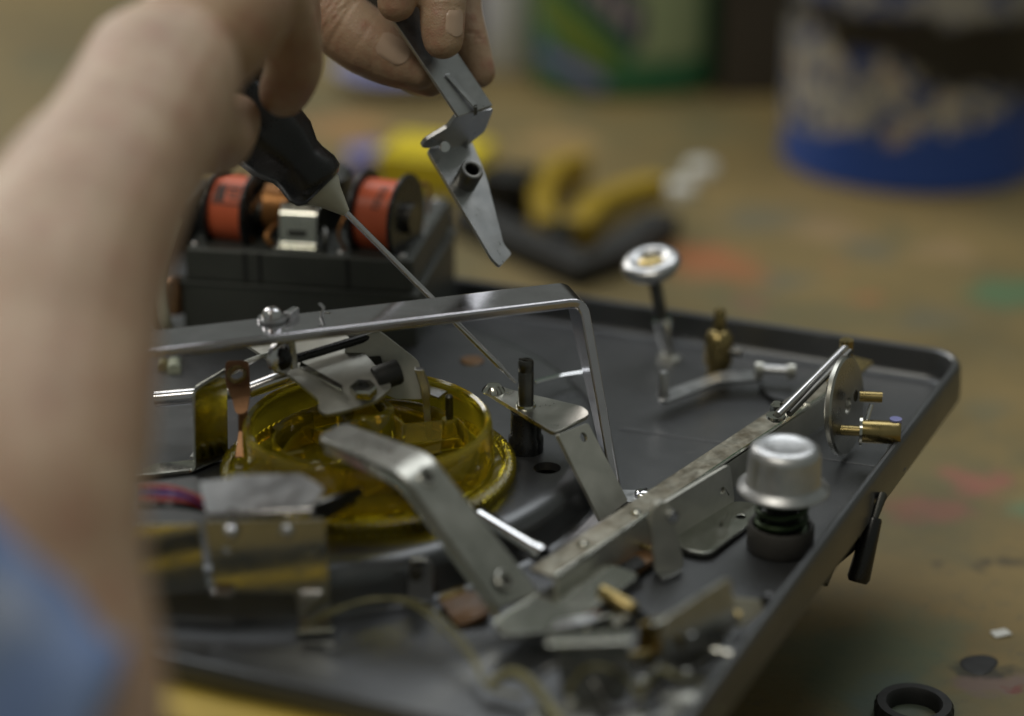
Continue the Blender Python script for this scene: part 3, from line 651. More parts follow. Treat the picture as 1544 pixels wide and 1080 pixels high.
MB().lathe([(0, 1.2), (4.0, 1.2), (3.8, 2.4), (1.6, 3.2), (1.2, 2.2), (0, 2.2)], bb, V((.0, -.98, .15)), 28).build('pivot_bolt', 'black_plastic', RC, sharp=40)
MB().strip([at(438, 508, 62), at(443, 556, 50)], V((.55, -.8, 0))*1.1, 2.6).build('pivot_lug', 'steel_bright', RC, bevel=.5)
MB().lathe([(0, -4.5), (4.0, -4.5), (4.4, -3.8), (4.4, 3.8), (4.0, 4.5), (0, 4.5)], at(584, 566, 47), V((.9, .35, .2)), 32).build('roller', 'black_matt', RC, sharp=40)
MB().strip([at(632, 556, 49), at(641, 585, 41), at(643, 610, 34), at(647, 662, 22)], [XA*1.6, XA*1.7, XA*1.2, XA*1.1], 1.7, fr=2).build('dropping_pin', 'steel', RC, bevel=.4)
MB().plate(P((452, 480, 66), (492, 470, 68), (520, 476, 67), (545, 490, 64), (470, 496, 62)), 1.2, rnd=1.5).build('top_link', 'zinc', RC, bevel=.3)
MB().tube(spline([at(484, 476, 68), at(488, 464, 71), at(481, 458, 72)], 5), .5, 8).build('spring_end', 'steel', RC)

# --- bracket with copper contact on the left
MB().strip([at(210, 712, PH+1), at(318, 700, PH+1), at(316, 578, 44), at(372, 545, 50), at(440, 520, 52)], V((.66, .75, 0))*7.5, 1.5, fr=2.5).build('left_bracket', 'zinc', RC, bevel=.4)
MB().tube([at(235, 602, 30), at(300, 596, 32), at(380, 588, 34), at(440, 565, 38)], 3.0, 16).build('cross_tube', 'steel_bright', RC)
MB().plate(P((340, 545, 52), (376, 545, 52), (376, 590, 45), (374, 625, 37), (358, 628, 36), (350, 600, 42), (338, 580, 47)), .9, holes=[(at(357, 566, 49), 2.3)], rnd=2).build('copper_contact', 'copper', RC, bevel=.2)
MB().lathe([(2.2, 0), (3.4, 0), (3.2, .7), (2.2, .7)], at(357, 565, 50), V((.0, -.6, .8)), 24, closed=True).build('contact_eyelet', 'brass', RC, sharp=40)
MB().strip([at(366, 622, 38), at(367, 650, 31), at(362, 690, 24)], XA*1.6, .8).build('contact_tail', 'copper', RC, bevel=.15)
MB().plate(P((286, 690, 17), (302, 668, 17), (304, 690, 17)), .6, rnd=.4).build('paper_tab', 'white_plastic', RC)

# --- front left bracket
zf = 34
MB().plate(P((300, 728, 42.0), (346, 723, 42.5), (350, 719, 42.9), (455, 717, 43.4), (490, 736, 42.0), (472, 768, 37.4), (312, 776, 36.6)), 1.4, rnd=1.5).build('hood', 'steel', RC, bevel=.4)
MB().tube([at(312, 777, 36), at(472, 769, 37)], 1.1, 12).build('hood_fold', 'steel_bright', RC)
MB().plate(P((308, 784, 36), (490, 782, 37), (494, 835, 25.4), (500, 940, 2.4), (450, 942, 2.4), (446, 892, 12.6), (330, 890, 12.6), (326, 895, 11.6)), 1.4, rnd=1.5, holes=[(at(341, 828, 26.4), 1.2), (at(470, 828, 26.9), 1.2)]).build('front_plate', 'zinc', RC, bevel=.4)
fy = V((-.1, -1, .12)).normalized()
for x, y in ((348, 803), (432, 801)):
    q = at(x, y, 33); MB().lathe([(0, 2.4), (1.2, 2.2), (2.1, 1.2), (2.3, 0), (0, 0)], q, fy, 20).build('rivet', 'steel_bright', RC)
MB().strip([at(448, 944, 1.6)+V((0, -3, 0)), at(505, 940, 1.6)+V((0, -3, 0))], YA*2.2, 1.4).build('plate_foot', 'zinc', RC, bevel=.4)
for x in (336, 470):
    MB().box(at(x, 889, 13.4)+V((0, -1.8, 0)), XA, YA, Z, 7, 3, 2).build('plate_tab', 'steel_bright', RC, bevel=.5)
MB().plate(P((120, 790, 35), (300, 790, 35.6), (312, 890, 12), (140, 905, 8.4)), 1.4, rnd=1.5).build('side_plate', 'zinc', RC, bevel=.4)
MB().plate(P((470, 760, 34), (545, 735, 34), (548, 745, 31), (476, 780, 28)), 1.4, rnd=1).build('contact_strip', 'steel_dark', RC, bevel=.3)
MB().plate(P((470, 775, 30), (535, 750, 30), (536, 757, 28), (474, 790, 25)), 1.4, rnd=1).build('contact_strip', 'steel_dark', RC, bevel=.3)
for k, mt in enumerate(('wire_red', 'wire_blue', 'wire_red', 'black_plastic')):
    MB().tube(spline([at(215, 735+9*k, 36-k), at(260, 738+8*k, 38-k), at(300, 752+5*k, 35-k), at(330, 768+2*k, 33-k)], 6), 1.1, 10).build('wire', mt, RC)

# --- front uprights, roller, thin wires
MB().strip([at(634, 905, 1), at(634, 855, 14), at(632, 842, 17)], [XA*4.0, XA*4.0, XA*2.4], 1.4).build('eye_lug', 'steel', RC, bevel=.4)
MB().lathe([(0, 0), (2.2, 0), (2.2, 1.6), (0, 1.8)], at(628, 862, 13.5)+V((0, -1, 0)), V((0, -1, .1)), 20).build('lug_eye', 'hole_dark', RC)
MB().plate(P((660, 905, 2), (735, 890, 6), (740, 930, 2), (690, 945, 1)), 2.2, rnd=2).build('insulator', 'fibre_board', RC, bevel=.4)
MB().plate(P((662, 898, 8), (702, 884, 10), (704, 892, 9), (666, 906, 7)), 1.2, rnd=1).build('solder_tag', 'brass', RC, bevel=.2)
ra, rb = at(722, 780, 17), at(808, 832, 13)
MB().tube([ra, rb], 2.9, 18).build('roller_rod', 'chrome', RC)
MB().lathe([(0, -2.2), (1.7, -1.9), (2.6, 0), (1.7, 1.9), (0, 2.2)], at(814, 845, 10), (rb-ra), 20).build('rod_tip', 'chrome', RC)
MB().lathe([(0, 0), (3.4, 0), (3.4, 3), (0, 3)], rb, (rb-ra), 22).build('rod_collar', 'chrome', RC, sharp=40)
MB().plate(P((706, 762, 19), (718, 758, 20), (770, 792, 17), (766, 800, 15), (716, 778, 17)), 2.5, rnd=1.5).build('rod_holder', 'black_plastic', RC, bevel=.3)
for off, zz in ((0, 0), (9, 1)):
    MB().tube(spline([at(455, 945, 4), at(500, 925-off*.4, 10), at(560, 903+off*.3, 12), at(620, 912-off*.7, 12), at(675, 955-off*1.6, 10), at(715, 1000-off, 7), at(735, 1035, 5), at(790, 1050, 4)], 10), .52, 10).build('thin_wire', 'wire_olive', RC)
MB().tube(spline([at(735, 1035, 4), at(770, 1015, 8), at(800, 1030, 8), at(835, 1075, 5), at(860, 1120, 3)], 8), 1.6, 10).build('sleeved_wire', 'wire_olive', RC)

# --- front cluster of switch parts
def upright(name, pts, t, mat, **k): return MB().plate(P(*pts), t, rnd=1.5).build(name, mat, RC, bevel=.4)
upright('switch_plate', ((835, 965, 17), (945, 962, 18), (955, 1020, 8), (940, 1060, 1), (850, 1062, 1)), 2.0, 'steel_dark')
MB().strip([at(825, 966, 18), at(955, 962, 19)], V((.1, 1, 0))*3.4, 1.4).build('switch_flange', 'zinc', RC, bevel=.5)
upright('selector_plate', ((990, 1000, 8), (1000, 935, 21), (1100, 870, 24), (1104, 940, 9), (1060, 1010, 1), (1000, 1050, 1)), 1.8, 'zinc_dull')
upright('selector_plate', ((960, 1000, 4), (965, 940, 16), (1010, 925, 18), (1015, 990, 4)), 1.6, 'brass')
MB().strip([at(985, 940, 19), at(1040, 918, 20)], V((.3, .9, 0))*2.5, 1.4).build('selector_flange', 'zinc', RC, bevel=.5)
MB().plate(P((1100, 930, 6), (1100, 900, 12), (1150, 905, 8), (1148, 918, 5), (1115, 950, 2)), 1.6, rnd=1.5).build('indicator_tab', 'cream_plastic', RC, bevel=.4)
MB().lathe([(0, -3), (2, -2.4), (2.9, 0), (2, 2.4), (0, 3)], at(1159, 905, 8), Z, 24).build('ball_knob', 'black_plastic', RC)
MB().tube([at(1145, 910, 6), at(1160, 906, 7)], .9, 10).build('ball_stem', 'steel', RC)
MB().lathe([(0, 0), (2.5, 0), (2.5, 13), (1.8, 13.8), (0, 13.8)], at(908, 893, 14), at(955, 920, 13)-at(908, 893, 14), 22).build('contact_roller', 'brass', RC, sharp=50)
for x, y, z, r in ((930, 940, 10, 3), (910, 950, 8, 2.4), (965, 998, 8, 2.3), (968, 1030, 5, 2.8), (1022, 1062, 3, 2.4), (1035, 1018, 6, 2.2), (862, 1058, 4, 2.6), (945, 930, 12, 2.5), (1046, 1068, 2, 2.6)):
    MB().lathe([(0, -1), (r*.7, -1), (r*.7, .6), (r*.5, 1.4), (0, 1.7)], at(x, y, z-1), V((.1, -.5, .85)), 20).build('screw', 'zinc_dull', RC, sharp=40)
MB().plate(P((900, 925, 10), (960, 915, 12), (985, 935, 8), (930, 960, 5)), 1.6, rnd=2).build('contact_carrier', 'black_plastic', RC, bevel=.3)
MB().plate(P((870, 930, 6), (890, 915, 8), (925, 935, 8), (900, 955, 5)), 1.6, rnd=2).build('insulator', 'fibre_board', RC, bevel=.3)
MB().plate(P((985, 1085, 2), (1070, 1030, 2.2), (1095, 990, 2.4), (1085, 1050, 2), (1040, 1100, 1.8)), 1.6, rnd=2).build('selector_foot', 'zinc_dull', RC, bevel=.4)
MB().tube(spline([at(900, 1080, 4), at(960, 1065, 8), at(1040, 1020, 9), at(1090, 985, 6)], 8), 1.3, 10).build('switch_wire', 'black_plastic', RC)
MB().plate(P((800, 1070, 2), (900, 1062, 2), (980, 1080, 2), (960, 1110, 2), (800, 1110, 2)), 1.6, rnd=2).build('switch_base', 'zinc_dull', RC, bevel=.4)

rn2 = random.Random(11)
for k in range(16):
    x0, y0 = rn2.uniform(835, 1085), rn2.uniform(915, 1050)
    if x0 > 1180-(y0-860)*.75: x0 -= 90
    L2, ang2, z0 = rn2.uniform(28, 70), rn2.uniform(-.9, .5), rn2.uniform(5, 15)
    x1, y1 = x0+L2*math.cos(ang2), y0+L2*math.sin(ang2)*.7
    mt = rn2.choice(['zinc', 'zinc_dull', 'zinc_matt', 'steel', 'brass'])
    if k % 3 == 0: MB().tube([at(x0, y0, z0), at(x1, y1, z0+rn2.uniform(-2, 2))], rn2.uniform(.8, 1.4), 10).build('switch_pin', mt, RC)
    else: MB().strip([at(x0, y0, z0), at((x0+x1)/2, (y0+y1)/2, z0+1.5), at(x1, y1, z0)], rn2.choice([Z*3.2, V((.3, .95, 0))*2.4]), 1.1, fr=1).build('switch_lever', mt, RC, bevel=.3)
for k in range(4):
    x0 = 800+k*55
    MB().tube(spline([at(x0, 1040+6*k, 5), at(x0+25, 1010, 11+k), at(x0+60, 1000+8*k, 13), at(x0+95, 1030, 8), at(x0+120, 1075, 4)], 7), .6, 8).build('thin_wire', rn2.choice(['wire_olive', 'black_plastic', 'steel_dark']), RC)
# --- control levers hanging under the right edge
h0 = atd(1331, 748, 752); h1 = atd(1318, 780, 752); h2 = atd(1293, 878, 752)
MB().tube([atd(1326, 752, 775), h0, h1], 1.5, 12).build('control_lever', 'steel_dark', RC)
MB().lathe([(0, 0), (2.6, 0), (3.0, 1), (4.0, (h2-h1).length-1.5), (3.2, (h2-h1).length), (0, (h2-h1).length)], h1, h2-h1, 24).build('lever_handle', 'black_plastic', RC, sharp=50)
MB().tube([atd(1300, 800, 760), atd(1276, 825, 752), atd(1252, 850, 748), atd(1240, 880, 745)], [2, 3, 2.2, 2], 12).build('control_lever', 'black_plastic', RC)

# added yellow block standing for the bright yellow patch along the front edge
bc = at(320, 1060, 5); bc.z = (TZ+5)/2
blk = MB().box(bc, E1, E2, Z, 150, 24, 5-TZ).build('yellow_block', 'block_yellow', bevel=2)
tag(blk, 'yellow stand-in block against the front edge of the record changer', 'block')
# the turntable platter the upturned deck rests on
MB().lathe([(0, TZ+.2), (40, TZ+.2), (42, TZ+1), (42, -40), (116, -38), (118, -36), (118, -20), (116, -18), (20, -16), (18, -3), (0, -3)], PC, Z, 72).build('platter', 'black_matt', RC, sharp=40)

# ------------------------------------------------------------------ bench clutter behind
def bench_at(x, y): return at(x, y, TZ)
gb = bench_at(948, 152) + V((0, 45, 0)); 
G = thing('green_bottle', gb, 'green plastic bottle with pale panel and navy banner on its label', 'bottle')
def oval(prof, o, n, ax, ay, name, mat, parent, **k):
    m = MB().lathe(prof, (0, 0, 0), Z, n); m.v = [V((v.x*ax+o[0], v.y*ay+o[1], v.z+o[2])) for v in m.v]
    return m.build(name, mat, parent, sharp=50, **k)
oval([(0, 0), (.93, 0), (.99, 3), (1, 8), (1, 150), (.96, 175), (.7, 205), (.28, 225), (.26, 240), (0, 240)], gb, 64, 66, 45, 'body', 'bottle_green', G)
oval([(0, 0), (17, 0), (17.5, 2), (17.5, 24), (16, 26), (0, 26)], gb+V((0, 0, 240)), 40, 1.1, 1.1, 'cap', 'white_plastic', G)
def on_oval(x, z, ax=66, ay=45, out=.5):
    return gb + V((x, -ay*math.sqrt(max(0, 1-(x/ax)**2))-out, z))
def oval_patch(name, mat, poly, out):
    # a printed patch that follows the bottle's face: polygon in (x, height), cut into narrow columns
    xs = [p[0] for p in poly]; x0, x1 = min(xs), max(xs); N = 24; vs = []; f = []
    def span(x):
        ys = []
        for i in range(len(poly)):
            a, b = poly[i], poly[(i+1) % len(poly)]
            if (a[0]-x)*(b[0]-x) <= 0 and a[0] != b[0]: ys.append(a[1]+(b[1]-a[1])*(x-a[0])/(b[0]-a[0]))
        return (min(ys), max(ys)) if ys else (0, 0)
    for i in range(N+1):
        x = x0+(x1-x0)*(i/N*.996+.002); lo, hi = span(x)
        vs += [on_oval(x, lo, out=out), on_oval(x, hi, out=out), on_oval(x, hi, out=out-.35), on_oval(x, lo, out=out-.35)]
    for i in range(N):
        for k in range(4): f.append([i*4+k, i*4+4+k, i*4+4+(k+1) % 4, i*4+(k+1) % 4])
    MB().add(vs, f).build(name, mat, G)
oval_patch('label_panel', 'label_pale', [(2, 28), (50, 28), (50, 150), (2, 150)], .45)
oval_patch('label_swoosh', 'label_lime', [(-64, 52), (-40, 34), (-14, 20), (-8, 32), (-34, 56), (-62, 84)], .45)
oval_patch('label_foot', 'packet_violet', [(-62, 24), (-20, 6), (-14, 12), (-30, 24), (-60, 34)], .45)
oval_patch('label_banner', 'label_navy', [(-60, 92), (4, 36), (10, 44), (10, 66), (-50, 124), (-60, 120)], .85)
for k in range(5): oval_patch('banner_letter', 'label_text', [(-52+11*k, 92-9.2*k), (-44+11*k, 85-9.2*k), (-42+11*k, 100-9.2*k), (-50+11*k, 107-9.2*k)], 1.25)

wb = bench_at(768, 112) + V((0, 22, 0))
Wb = thing('grey_bottle', wb, 'pale grey bottle standing beside the green bottle', 'bottle')
MB().lathe([(0, 0), (20, 0), (21.5, 3), (21.5, 120), (18, 132), (10, 140), (10, 152), (0, 152)], wb, Z, 48).build('body', 'bottle_grey', Wb, sharp=50)
MB().lathe([(0, 152), (12, 152), (12, 170), (11, 172), (0, 172)], wb, Z, 32).build('cap', 'white_plastic', Wb, sharp=50)
yb = bench_at(712, 60) + V((0, 30, 0))
Yb = thing('yellow_bottle', yb, 'slim yellow bottle half hidden behind the fingers', 'bottle')
MB().lathe([(0, 0), (12, 0), (13, 3), (13, 95), (8, 112), (5, 118), (0, 118)], yb, Z, 36).build('body', 'packet_yellow', Yb, sharp=50)
MB().lathe([(0, 118), (6, 118), (5, 135), (0, 136)], yb, Z, 24).build('cap', 'black_matt', Yb, sharp=50)

# paint can
pc = bench_at(1405, 296) + V((0, 82, 0))
def can_material():
    m, nt, b = nodes('splashed_can')
    tc = nt.nodes.new('ShaderNodeTexCoord'); sx = nt.nodes.new('ShaderNodeSeparateXYZ'); nt.links.new(tc.outputs['Object'], sx.inputs[0])
    n1 = noise(nt, 11, 6, 0.7, tc.outputs['Object'], 0.6); n2 = noise(nt, 42, 5, 0.6, tc.outputs['Object'], 1.0)
    def mth(op, a, bb):
        q = nt.nodes.new('ShaderNodeMath'); q.operation = op
        for i, z_ in enumerate((a, bb)):
            if isinstance(z_, (int, float)): q.inputs[i].default_value = z_
            else: nt.links.new(z_, q.inputs[i])
        return q.outputs[0]
    wob = mth('MULTIPLY', mth('SUBTRACT', n1, .5), .10)
    h1 = mth('ADD', mth('ADD', sx.outputs['Z'], wob), mth('MULTIPLY', sx.outputs['X'], -.12))
    h2 = mth('ADD', mth('ADD', sx.outputs['Z'], wob), mth('MULTIPLY', sx.outputs['X'], .34))
    def lay(under, col_, fac):
        q = nt.nodes.new('ShaderNodeMix'); q.data_type = 'RGBA'; nt.links.new(fac, q.inputs['Factor'])
        for key, z_ in (('A', under), ('B', col_)):
            if isinstance(z_, tuple): q.inputs[key].default_value = (*z_, 1)
            else: nt.links.new(z_, q.inputs[key])
        return q
    def step_(h, e0, e1):
        k = nt.nodes.new('ShaderNodeMapRange'); k.inputs['From Min'].default_value = e0; k.inputs['From Max'].default_value = e1
        nt.links.new(h, k.inputs['Value']); return k.outputs[0]
    splo = ramp(nt, n2, [(0.45, (0.022, 0.045, 0.16)), (0.49, (0.26, 0.235, 0.18)), (0.58, (0.38, 0.37, 0.35)), (0.66, (0.36, 0.21, 0.08))])
    x = lay(splo, (0.020, 0.062, 0.27), step_(h1, -.058, -.064))
    x = lay(x.outputs['Result'], (0.016, 0.013, 0.011), step_(h2, -.030, -.024))
    top = ramp(nt, n2, [(0.42, (0.03, 0.06, 0.2)), (0.50, (0.36, 0.35, 0.34))])
    x = lay(x.outputs['Result'], top, step_(mth('ADD', sx.outputs['Z'], mth('MULTIPLY', wob, .35)), .010, .016))
    nt.links.new(x.outputs['Result'], b.inputs['Base Color']); b.inputs['Roughness'].default_value = .4
    MATS['can'] = m
can_material()
PCn = thing('paint_can', pc, 'round blue paint can splashed with white and black paint', 'paint can')
MB().lathe([(0, 0), (80, 0), (82, 2), (81, 5), (81, 185), (83, 188), (83, 192), (78, 192), (78, 184), (0, 184)], pc, Z, 72).build('body', 'can', PCn, sharp=40)
MB().lathe([(0, 184.5), (62, 184.5), (64, 188), (70, 190), (76, 190), (77, 186), (77, 185), (0, 185)], pc, Z, 64).build('lid', 'steel', PCn, sharp=40)
for s_ in (-1, 1): MB().lathe([(0, 0), (9, 0), (8, 4), (0, 5)], pc+V((81*s_, 0, 150)), V((s_, 0, 0)), 24).build('handle_ear', 'steel', PCn, sharp=40)
MB().tube([pc+V((88*math.cos(rad(a)), 88*math.sin(rad(a))*.55+0, 150-40*abs(math.sin(rad(a))))) for a in range(0, 181, 10)], 2, 10).build('handle', 'steel', PCn)

# dish, packet, yellow and black tool, white caps
dp = bench_at(600, 128)
D_ = thing('dish', dp, 'shallow blue dish with a cream rim behind the hand', 'dish')
MB().lathe([(0, 0), (28, 0), (34, 3), (44, 12), (45, 14), (43.5, 14), (33, 5), (0, 2.5)], dp, Z, 56).build('bowl', 'dish_blue', D_, sharp=50)
MB().lathe([(44.2, 13.2), (46.5, 13), (46.8, 14.6), (44.2, 15)], dp, Z, 56, closed=True).build('rim', 'dish_rim', D_, sharp=50)
pk = bench_at(640, 300)+V((0, 30, 0))
K_ = thing('packet', pk, 'small yellow and violet packet behind the motor coils', 'packet')
MB().box(pk+V((6, 0, 12)), V((.95, -.3, 0)), V((.3, .95, 0)), Z, 62, 46, 24).build('carton', 'packet_yellow', K_, bevel=2)
MB().box(pk+V((-36, 8, 10)), V((.95, .3, 0)), V((-.3, .95, 0)), Z, 24, 30, 20).build('tube_end', 'packet_violet', K_, bevel=4, seg=3)
# tool: two black limbs, yellow grips and jaw
tl = bench_at(880, 380)
T_ = thing('clamp', tl, 'yellow and black clamp lying behind the record changer', 'clamp')
def limb(name, mat, pts, hw, h):
    q = [bench_at(x, y)+Z*(h/2+zz) for x, y, zz in pts]
    m = MB(); m.strip(q, [Z*h/2]*len(q), hw); return m.build(name, mat, T_, bevel=2.5, seg=3)
limb('limb', 'black_matt', [(700, 345, 0), (780, 385, 0), (880, 430, 0), (930, 405, 0), (1000, 355, 0)], 20, 15)
limb('jaw', 'black_plastic', [(735, 318, 4), (800, 330, 4)], 26, 24)
limb('grip', 'tool_yellow', [(825, 385, 2), (815, 340, 3), (835, 300, 4), (880, 285, 4)], 13, 20)
limb('grip', 'tool_yellow', [(868, 385, 6), (900, 352, 8), (950, 335, 9), (995, 322, 9)], 16, 15)
MB().lathe([(0, 0), (7, 0), (7, 20), (6, 22), (0, 22)], bench_at(845, 395), Z, 24).build('pivot', 'steel_dark', T_, sharp=40)
for (x, y), lb_ in (((1057, 262), 'small round white cap lying nearer the blue paint can'), ((1024, 292), 'small round white cap lying nearer the yellow clamp')):
    c_ = bench_at(x, y)
    tag(MB().lathe([(0, 7), (7.5, 7), (9.2, 5.6), (9.8, 3), (9.8, 0), (0, 0)], c_, Z, 36).build('plastic_cap', 'white_plastic', sharp=60), lb_, 'cap')

bx_ = bench_at(1150, 150)+V((0, 35, 0))
B_ = thing('dark_box', bx_, 'dark brown box between the green bottle and the paint can', 'box')
MB().box(bx_+V((0, 0, 60)), XA, YA, Z, 60, 60, 120).build('carton', 'dark_board', B_, bevel=1.5)
MB().box(bx_+V((0, 0, 124)), XA, YA, Z, 62, 62, 7).build('lid', 'dark_board', B_, bevel=1.5)
# small things on the bench at the right
rg = bench_at(1377, 1082)
R_ = MB().lathe([(9, 0), (13.5, 0), (14, 1), (14, 5), (13, 6.4), (10, 6.4), (9, 5)], rg, Z, 96, closed=True, mod=lambda i, j, r, h: (r-(.8 if j in (2, 3) and i % 4 > 1 else 0), h)).build('knurled_ring', 'black_matt', sharp=50)
tag(R_, 'black knurled ring lying on the stained bench', 'ring')
p0 = bench_at(1509, 957)
tag(MB().plate([p0+V((-4, 1, .6)), p0+V((2, 2.5, 1.2)), p0+V((4, -1, .8)), p0+V((-2.5, -3, .4))], .4, rnd=.5).build('paper_scrap', 'white_plastic'), 'small white paper scrap on the bench near the dark lump', 'paper scrap')
p0 = bench_at(1476, 1002)
tag(MB().lathe([(0, .5), (3, .5), (6, .45), (7, .1), (7, 0), (0, 0)], p0, Z, 28, mod=lambda i, j, r, h: (r*(1+.12*math.sin(i*2*math.pi/14)+.07*math.sin(i*2*math.pi*3/28)), h)).build('putty_lump', 'black_matt', sharp=15), 'flat dark lump of putty stuck to the bench', 'putty')

# ------------------------------------------------------------------ held lever
HL = thing('bent_lever', atd(690, 178, 786), 'bent grey steel lever held up between the fingers', 'lever')
D = lambda *q: [atd(*a) for a in q]
mm_ = MB()
strap_w = (atd(742, 160, 793)-atd(690, 177, 784))*.5
mid0, mid1 = (atd(578, 18, 782)+atd(634, -8, 791))*.5, (atd(742, 160, 793)+atd(690, 177, 784))*.5
MB().strip([mid0+V((-2, 4, 22)), mid0, mid1], strap_w, 1.5, fr=2).build('upper_arm', 'steel', HL, bevel=.3)
MB().plate(D((690, 179, 784), (742, 161, 793), (728, 196, 803), (704, 226, 804), (676, 232, 800), (668, 212, 797), (640, 219, 793), (630, 214, 791), (637, 205, 789), (676, 192, 788)), 1.5, rnd=1.2).build('step', 'steel', HL, bevel=.3)
MB().plate(D((645, 228, 794), (652, 216, 798), (710, 214, 806), (724, 244, 803), (735, 272, 800), (757, 372, 790), (771, 384, 789), (752, 405, 784), (740, 392, 784)), 1.5, rnd=1.5).build('blade', 'steel', HL, bevel=.3)
MB().strip(D((688, 210, 801), (685, 226, 804), (684, 246, 800)), XA*4.6, 1.5, fr=2).build('neck', 'steel', HL, bevel=.3)
b0, b1 = atd(700, 278, 796), atd(717, 247, 786)
MB().lathe([(2.3, 0), (4.3, 0), (4.3, 8.6), (4.0, 9.2), (3.2, 9.4), (2.6, 9.2), (2.3, 8.6)], b0, b1-b0, 36, closed=True).build('bushing', 'steel_dark', HL, sharp=40)
MB().lathe([(0, 0), (1.9, .0), (1.9, 1.2), (0, 1.5)], atd(671, 222, 794), -FWD, 18).build('rivet', 'chrome', HL)
MB().strip([atd(674, 112, 785.5), atd(718, 162, 786.5)], strap_w.normalized()*1.0, .6).build('pressed_rib', 'steel', HL, bevel=.2)
MB().box(atd(717, 166, 786.6), strap_w.normalized(), UPV, FWD, 1.6, 3.6, .9).build('notch', 'hole_dark', HL)
MB().lathe([(0, 0), (1.2, 0), (1.2, .25), (0, .25)], atd(622, 60, 784.6), -FWD, 16).build('punched_hole', 'hole_dark', HL)  # dark disc painting the hole's shade, nothing is cut through

# ------------------------------------------------------------------ screwdriver
tip, fer, hb_, he = atd(778, 577, 772), atd(519, 318, 760), atd(497, 290, 759), atd(335, 118, 742)
SD = thing('screwdriver', tip, 'screwdriver with black handle and long thin steel shaft', 'screwdriver')
dr = (fer-tip).normalized()
MB().lathe([(0, 0), (.7, 0), (.8, 6), (1.15, 8), (1.15, 10), (1.15, (fer-tip).length+2), (0, (fer-tip).length+2)], tip, dr, 16).build('shaft', 'steel_bright', SD, sharp=50)
MB().lathe([(0, -1), (1.5, -1), (2.4, 1), (5.2, 7), (7.2, 10), (7.2, 12), (0, 12)], fer, dr, 32).build('ferrule', 'cream_plastic', SD, sharp=40)
f2 = fer+dr*11; Lh = (he-f2).length
flut = lambda i, j, r, h: (r*(1+(.022*math.cos(i*2*math.pi/8) if 3 < j < 8 else 0)), h)
MB().lathe([(0, 0), (8.2, 0), (10.4, 1.5), (11.2, 5), (10.4, 10), (10.6, 13), (13.5, 19), (14.6, 28), (14.8, Lh-8), (13, Lh-2), (0, Lh)], f2, dr, 64, mod=flut).build('handle', 'black_plastic', SD, sharp=60)

# ------------------------------------------------------------------ the person: two forearms with hands, one sleeve
PER = thing('person', atd(-300, 1100, 520), 'person in a blue sleeve reaching in with both bare hands', 'person')
def chain(mb, pts, sub=5):
    P3 = [atd(a, b, c) for a, b, c, r in pts]; R3 = [p[3] for p in pts]
    q = spline(P3, sub); rr = []
    for i in range(len(R3)-1):
        for k in range(sub): rr.append(R3[i]+(R3[i+1]-R3[i])*k/sub)
    rr.append(R3[-1])
    # hemispherical ends
    def cap(p, d, r): return [(p+d*r*math.sin(rad(a)), max(r*math.cos(rad(a)), .05)) for a in (30, 55, 75, 89)]
    d0 = (q[0]-q[1]).normalized(); d1 = (q[-1]-q[-2]).normalized()
    A = cap(q[0], d0, rr[0])[::-1]; B = cap(q[-1], d1, rr[-1])
    mb.tube([x[0] for x in A]+q+[x[0] for x in B], [x[1] for x in A]+rr+[x[1] for x in B], 20)
def ball(mb, p, ax, ay, az, rx, ry, rz):
    n, m = 20, 12; vs = [p+az*rz]; f = []
    for i in range(1, m):
        th = math.pi*i/m
        for k in range(n):
            a = 2*math.pi*k/n; vs.append(p+ax*(rx*math.sin(th)*math.cos(a))+ay*(ry*math.sin(th)*math.sin(a))+az*(rz*math.cos(th)))
    vs.append(p-az*rz)
    for k in range(n): f.append([0, 1+k, 1+(k+1) % n]); f.append([len(vs)-1, 1+(m-2)*n+(k+1) % n, 1+(m-2)*n+k])
    for i in range(m-2):
        for k in range(n): f.append([1+i*n+k, 1+(i+1)*n+k, 1+(i+1)*n+(k+1) % n, 1+i*n+(k+1) % n])
    mb.add(vs, f)
def fused(name, mb, voxel, mat, parent, creases=(), it=4, amp=0.0, freq=.09):
    o = mesh_obj(name, mb.v, mb.f, mat, None)
    r = o.modifiers.new('remesh', 'REMESH'); r.mode = 'VOXEL'; r.voxel_size = voxel*S
    sm = o.modifiers.new('smooth', 'SMOOTH'); sm.iterations = it; sm.factor = .5
    me = bpy.data.meshes.new_from_object(o.evaluated_get(bpy.context.evaluated_depsgraph_get()))
    o.modifiers.clear(); old = o.data; o.data = me; me.name = name; bpy.data.meshes.remove(old)
    c = V(o['mm'])
    nrm = [v.normal.copy() for v in me.vertices]
    for v, n_ in zip(me.vertices, nrm):
        p = v.co/S+c; d = 0.0
        for cc, ax, wdt, dep, rr in creases:            # a crease is a shallow groove across the direction ax
            q = p-cc
            if q.length < rr:
                wob = mnoise.noise(p*.35)*.5
                d -= dep*math.exp(-((q.dot(ax)+wob)/wdt)**2)*(1-(q.length/rr)**2)
        if amp: d += amp*mnoise.noise(p*freq)
        if d: v.co += n_*(d*S)
    for p in me.polygons: p.use_smooth = True
    o.parent = parent; o.location = (c-V(parent['mm']))*S
    return o
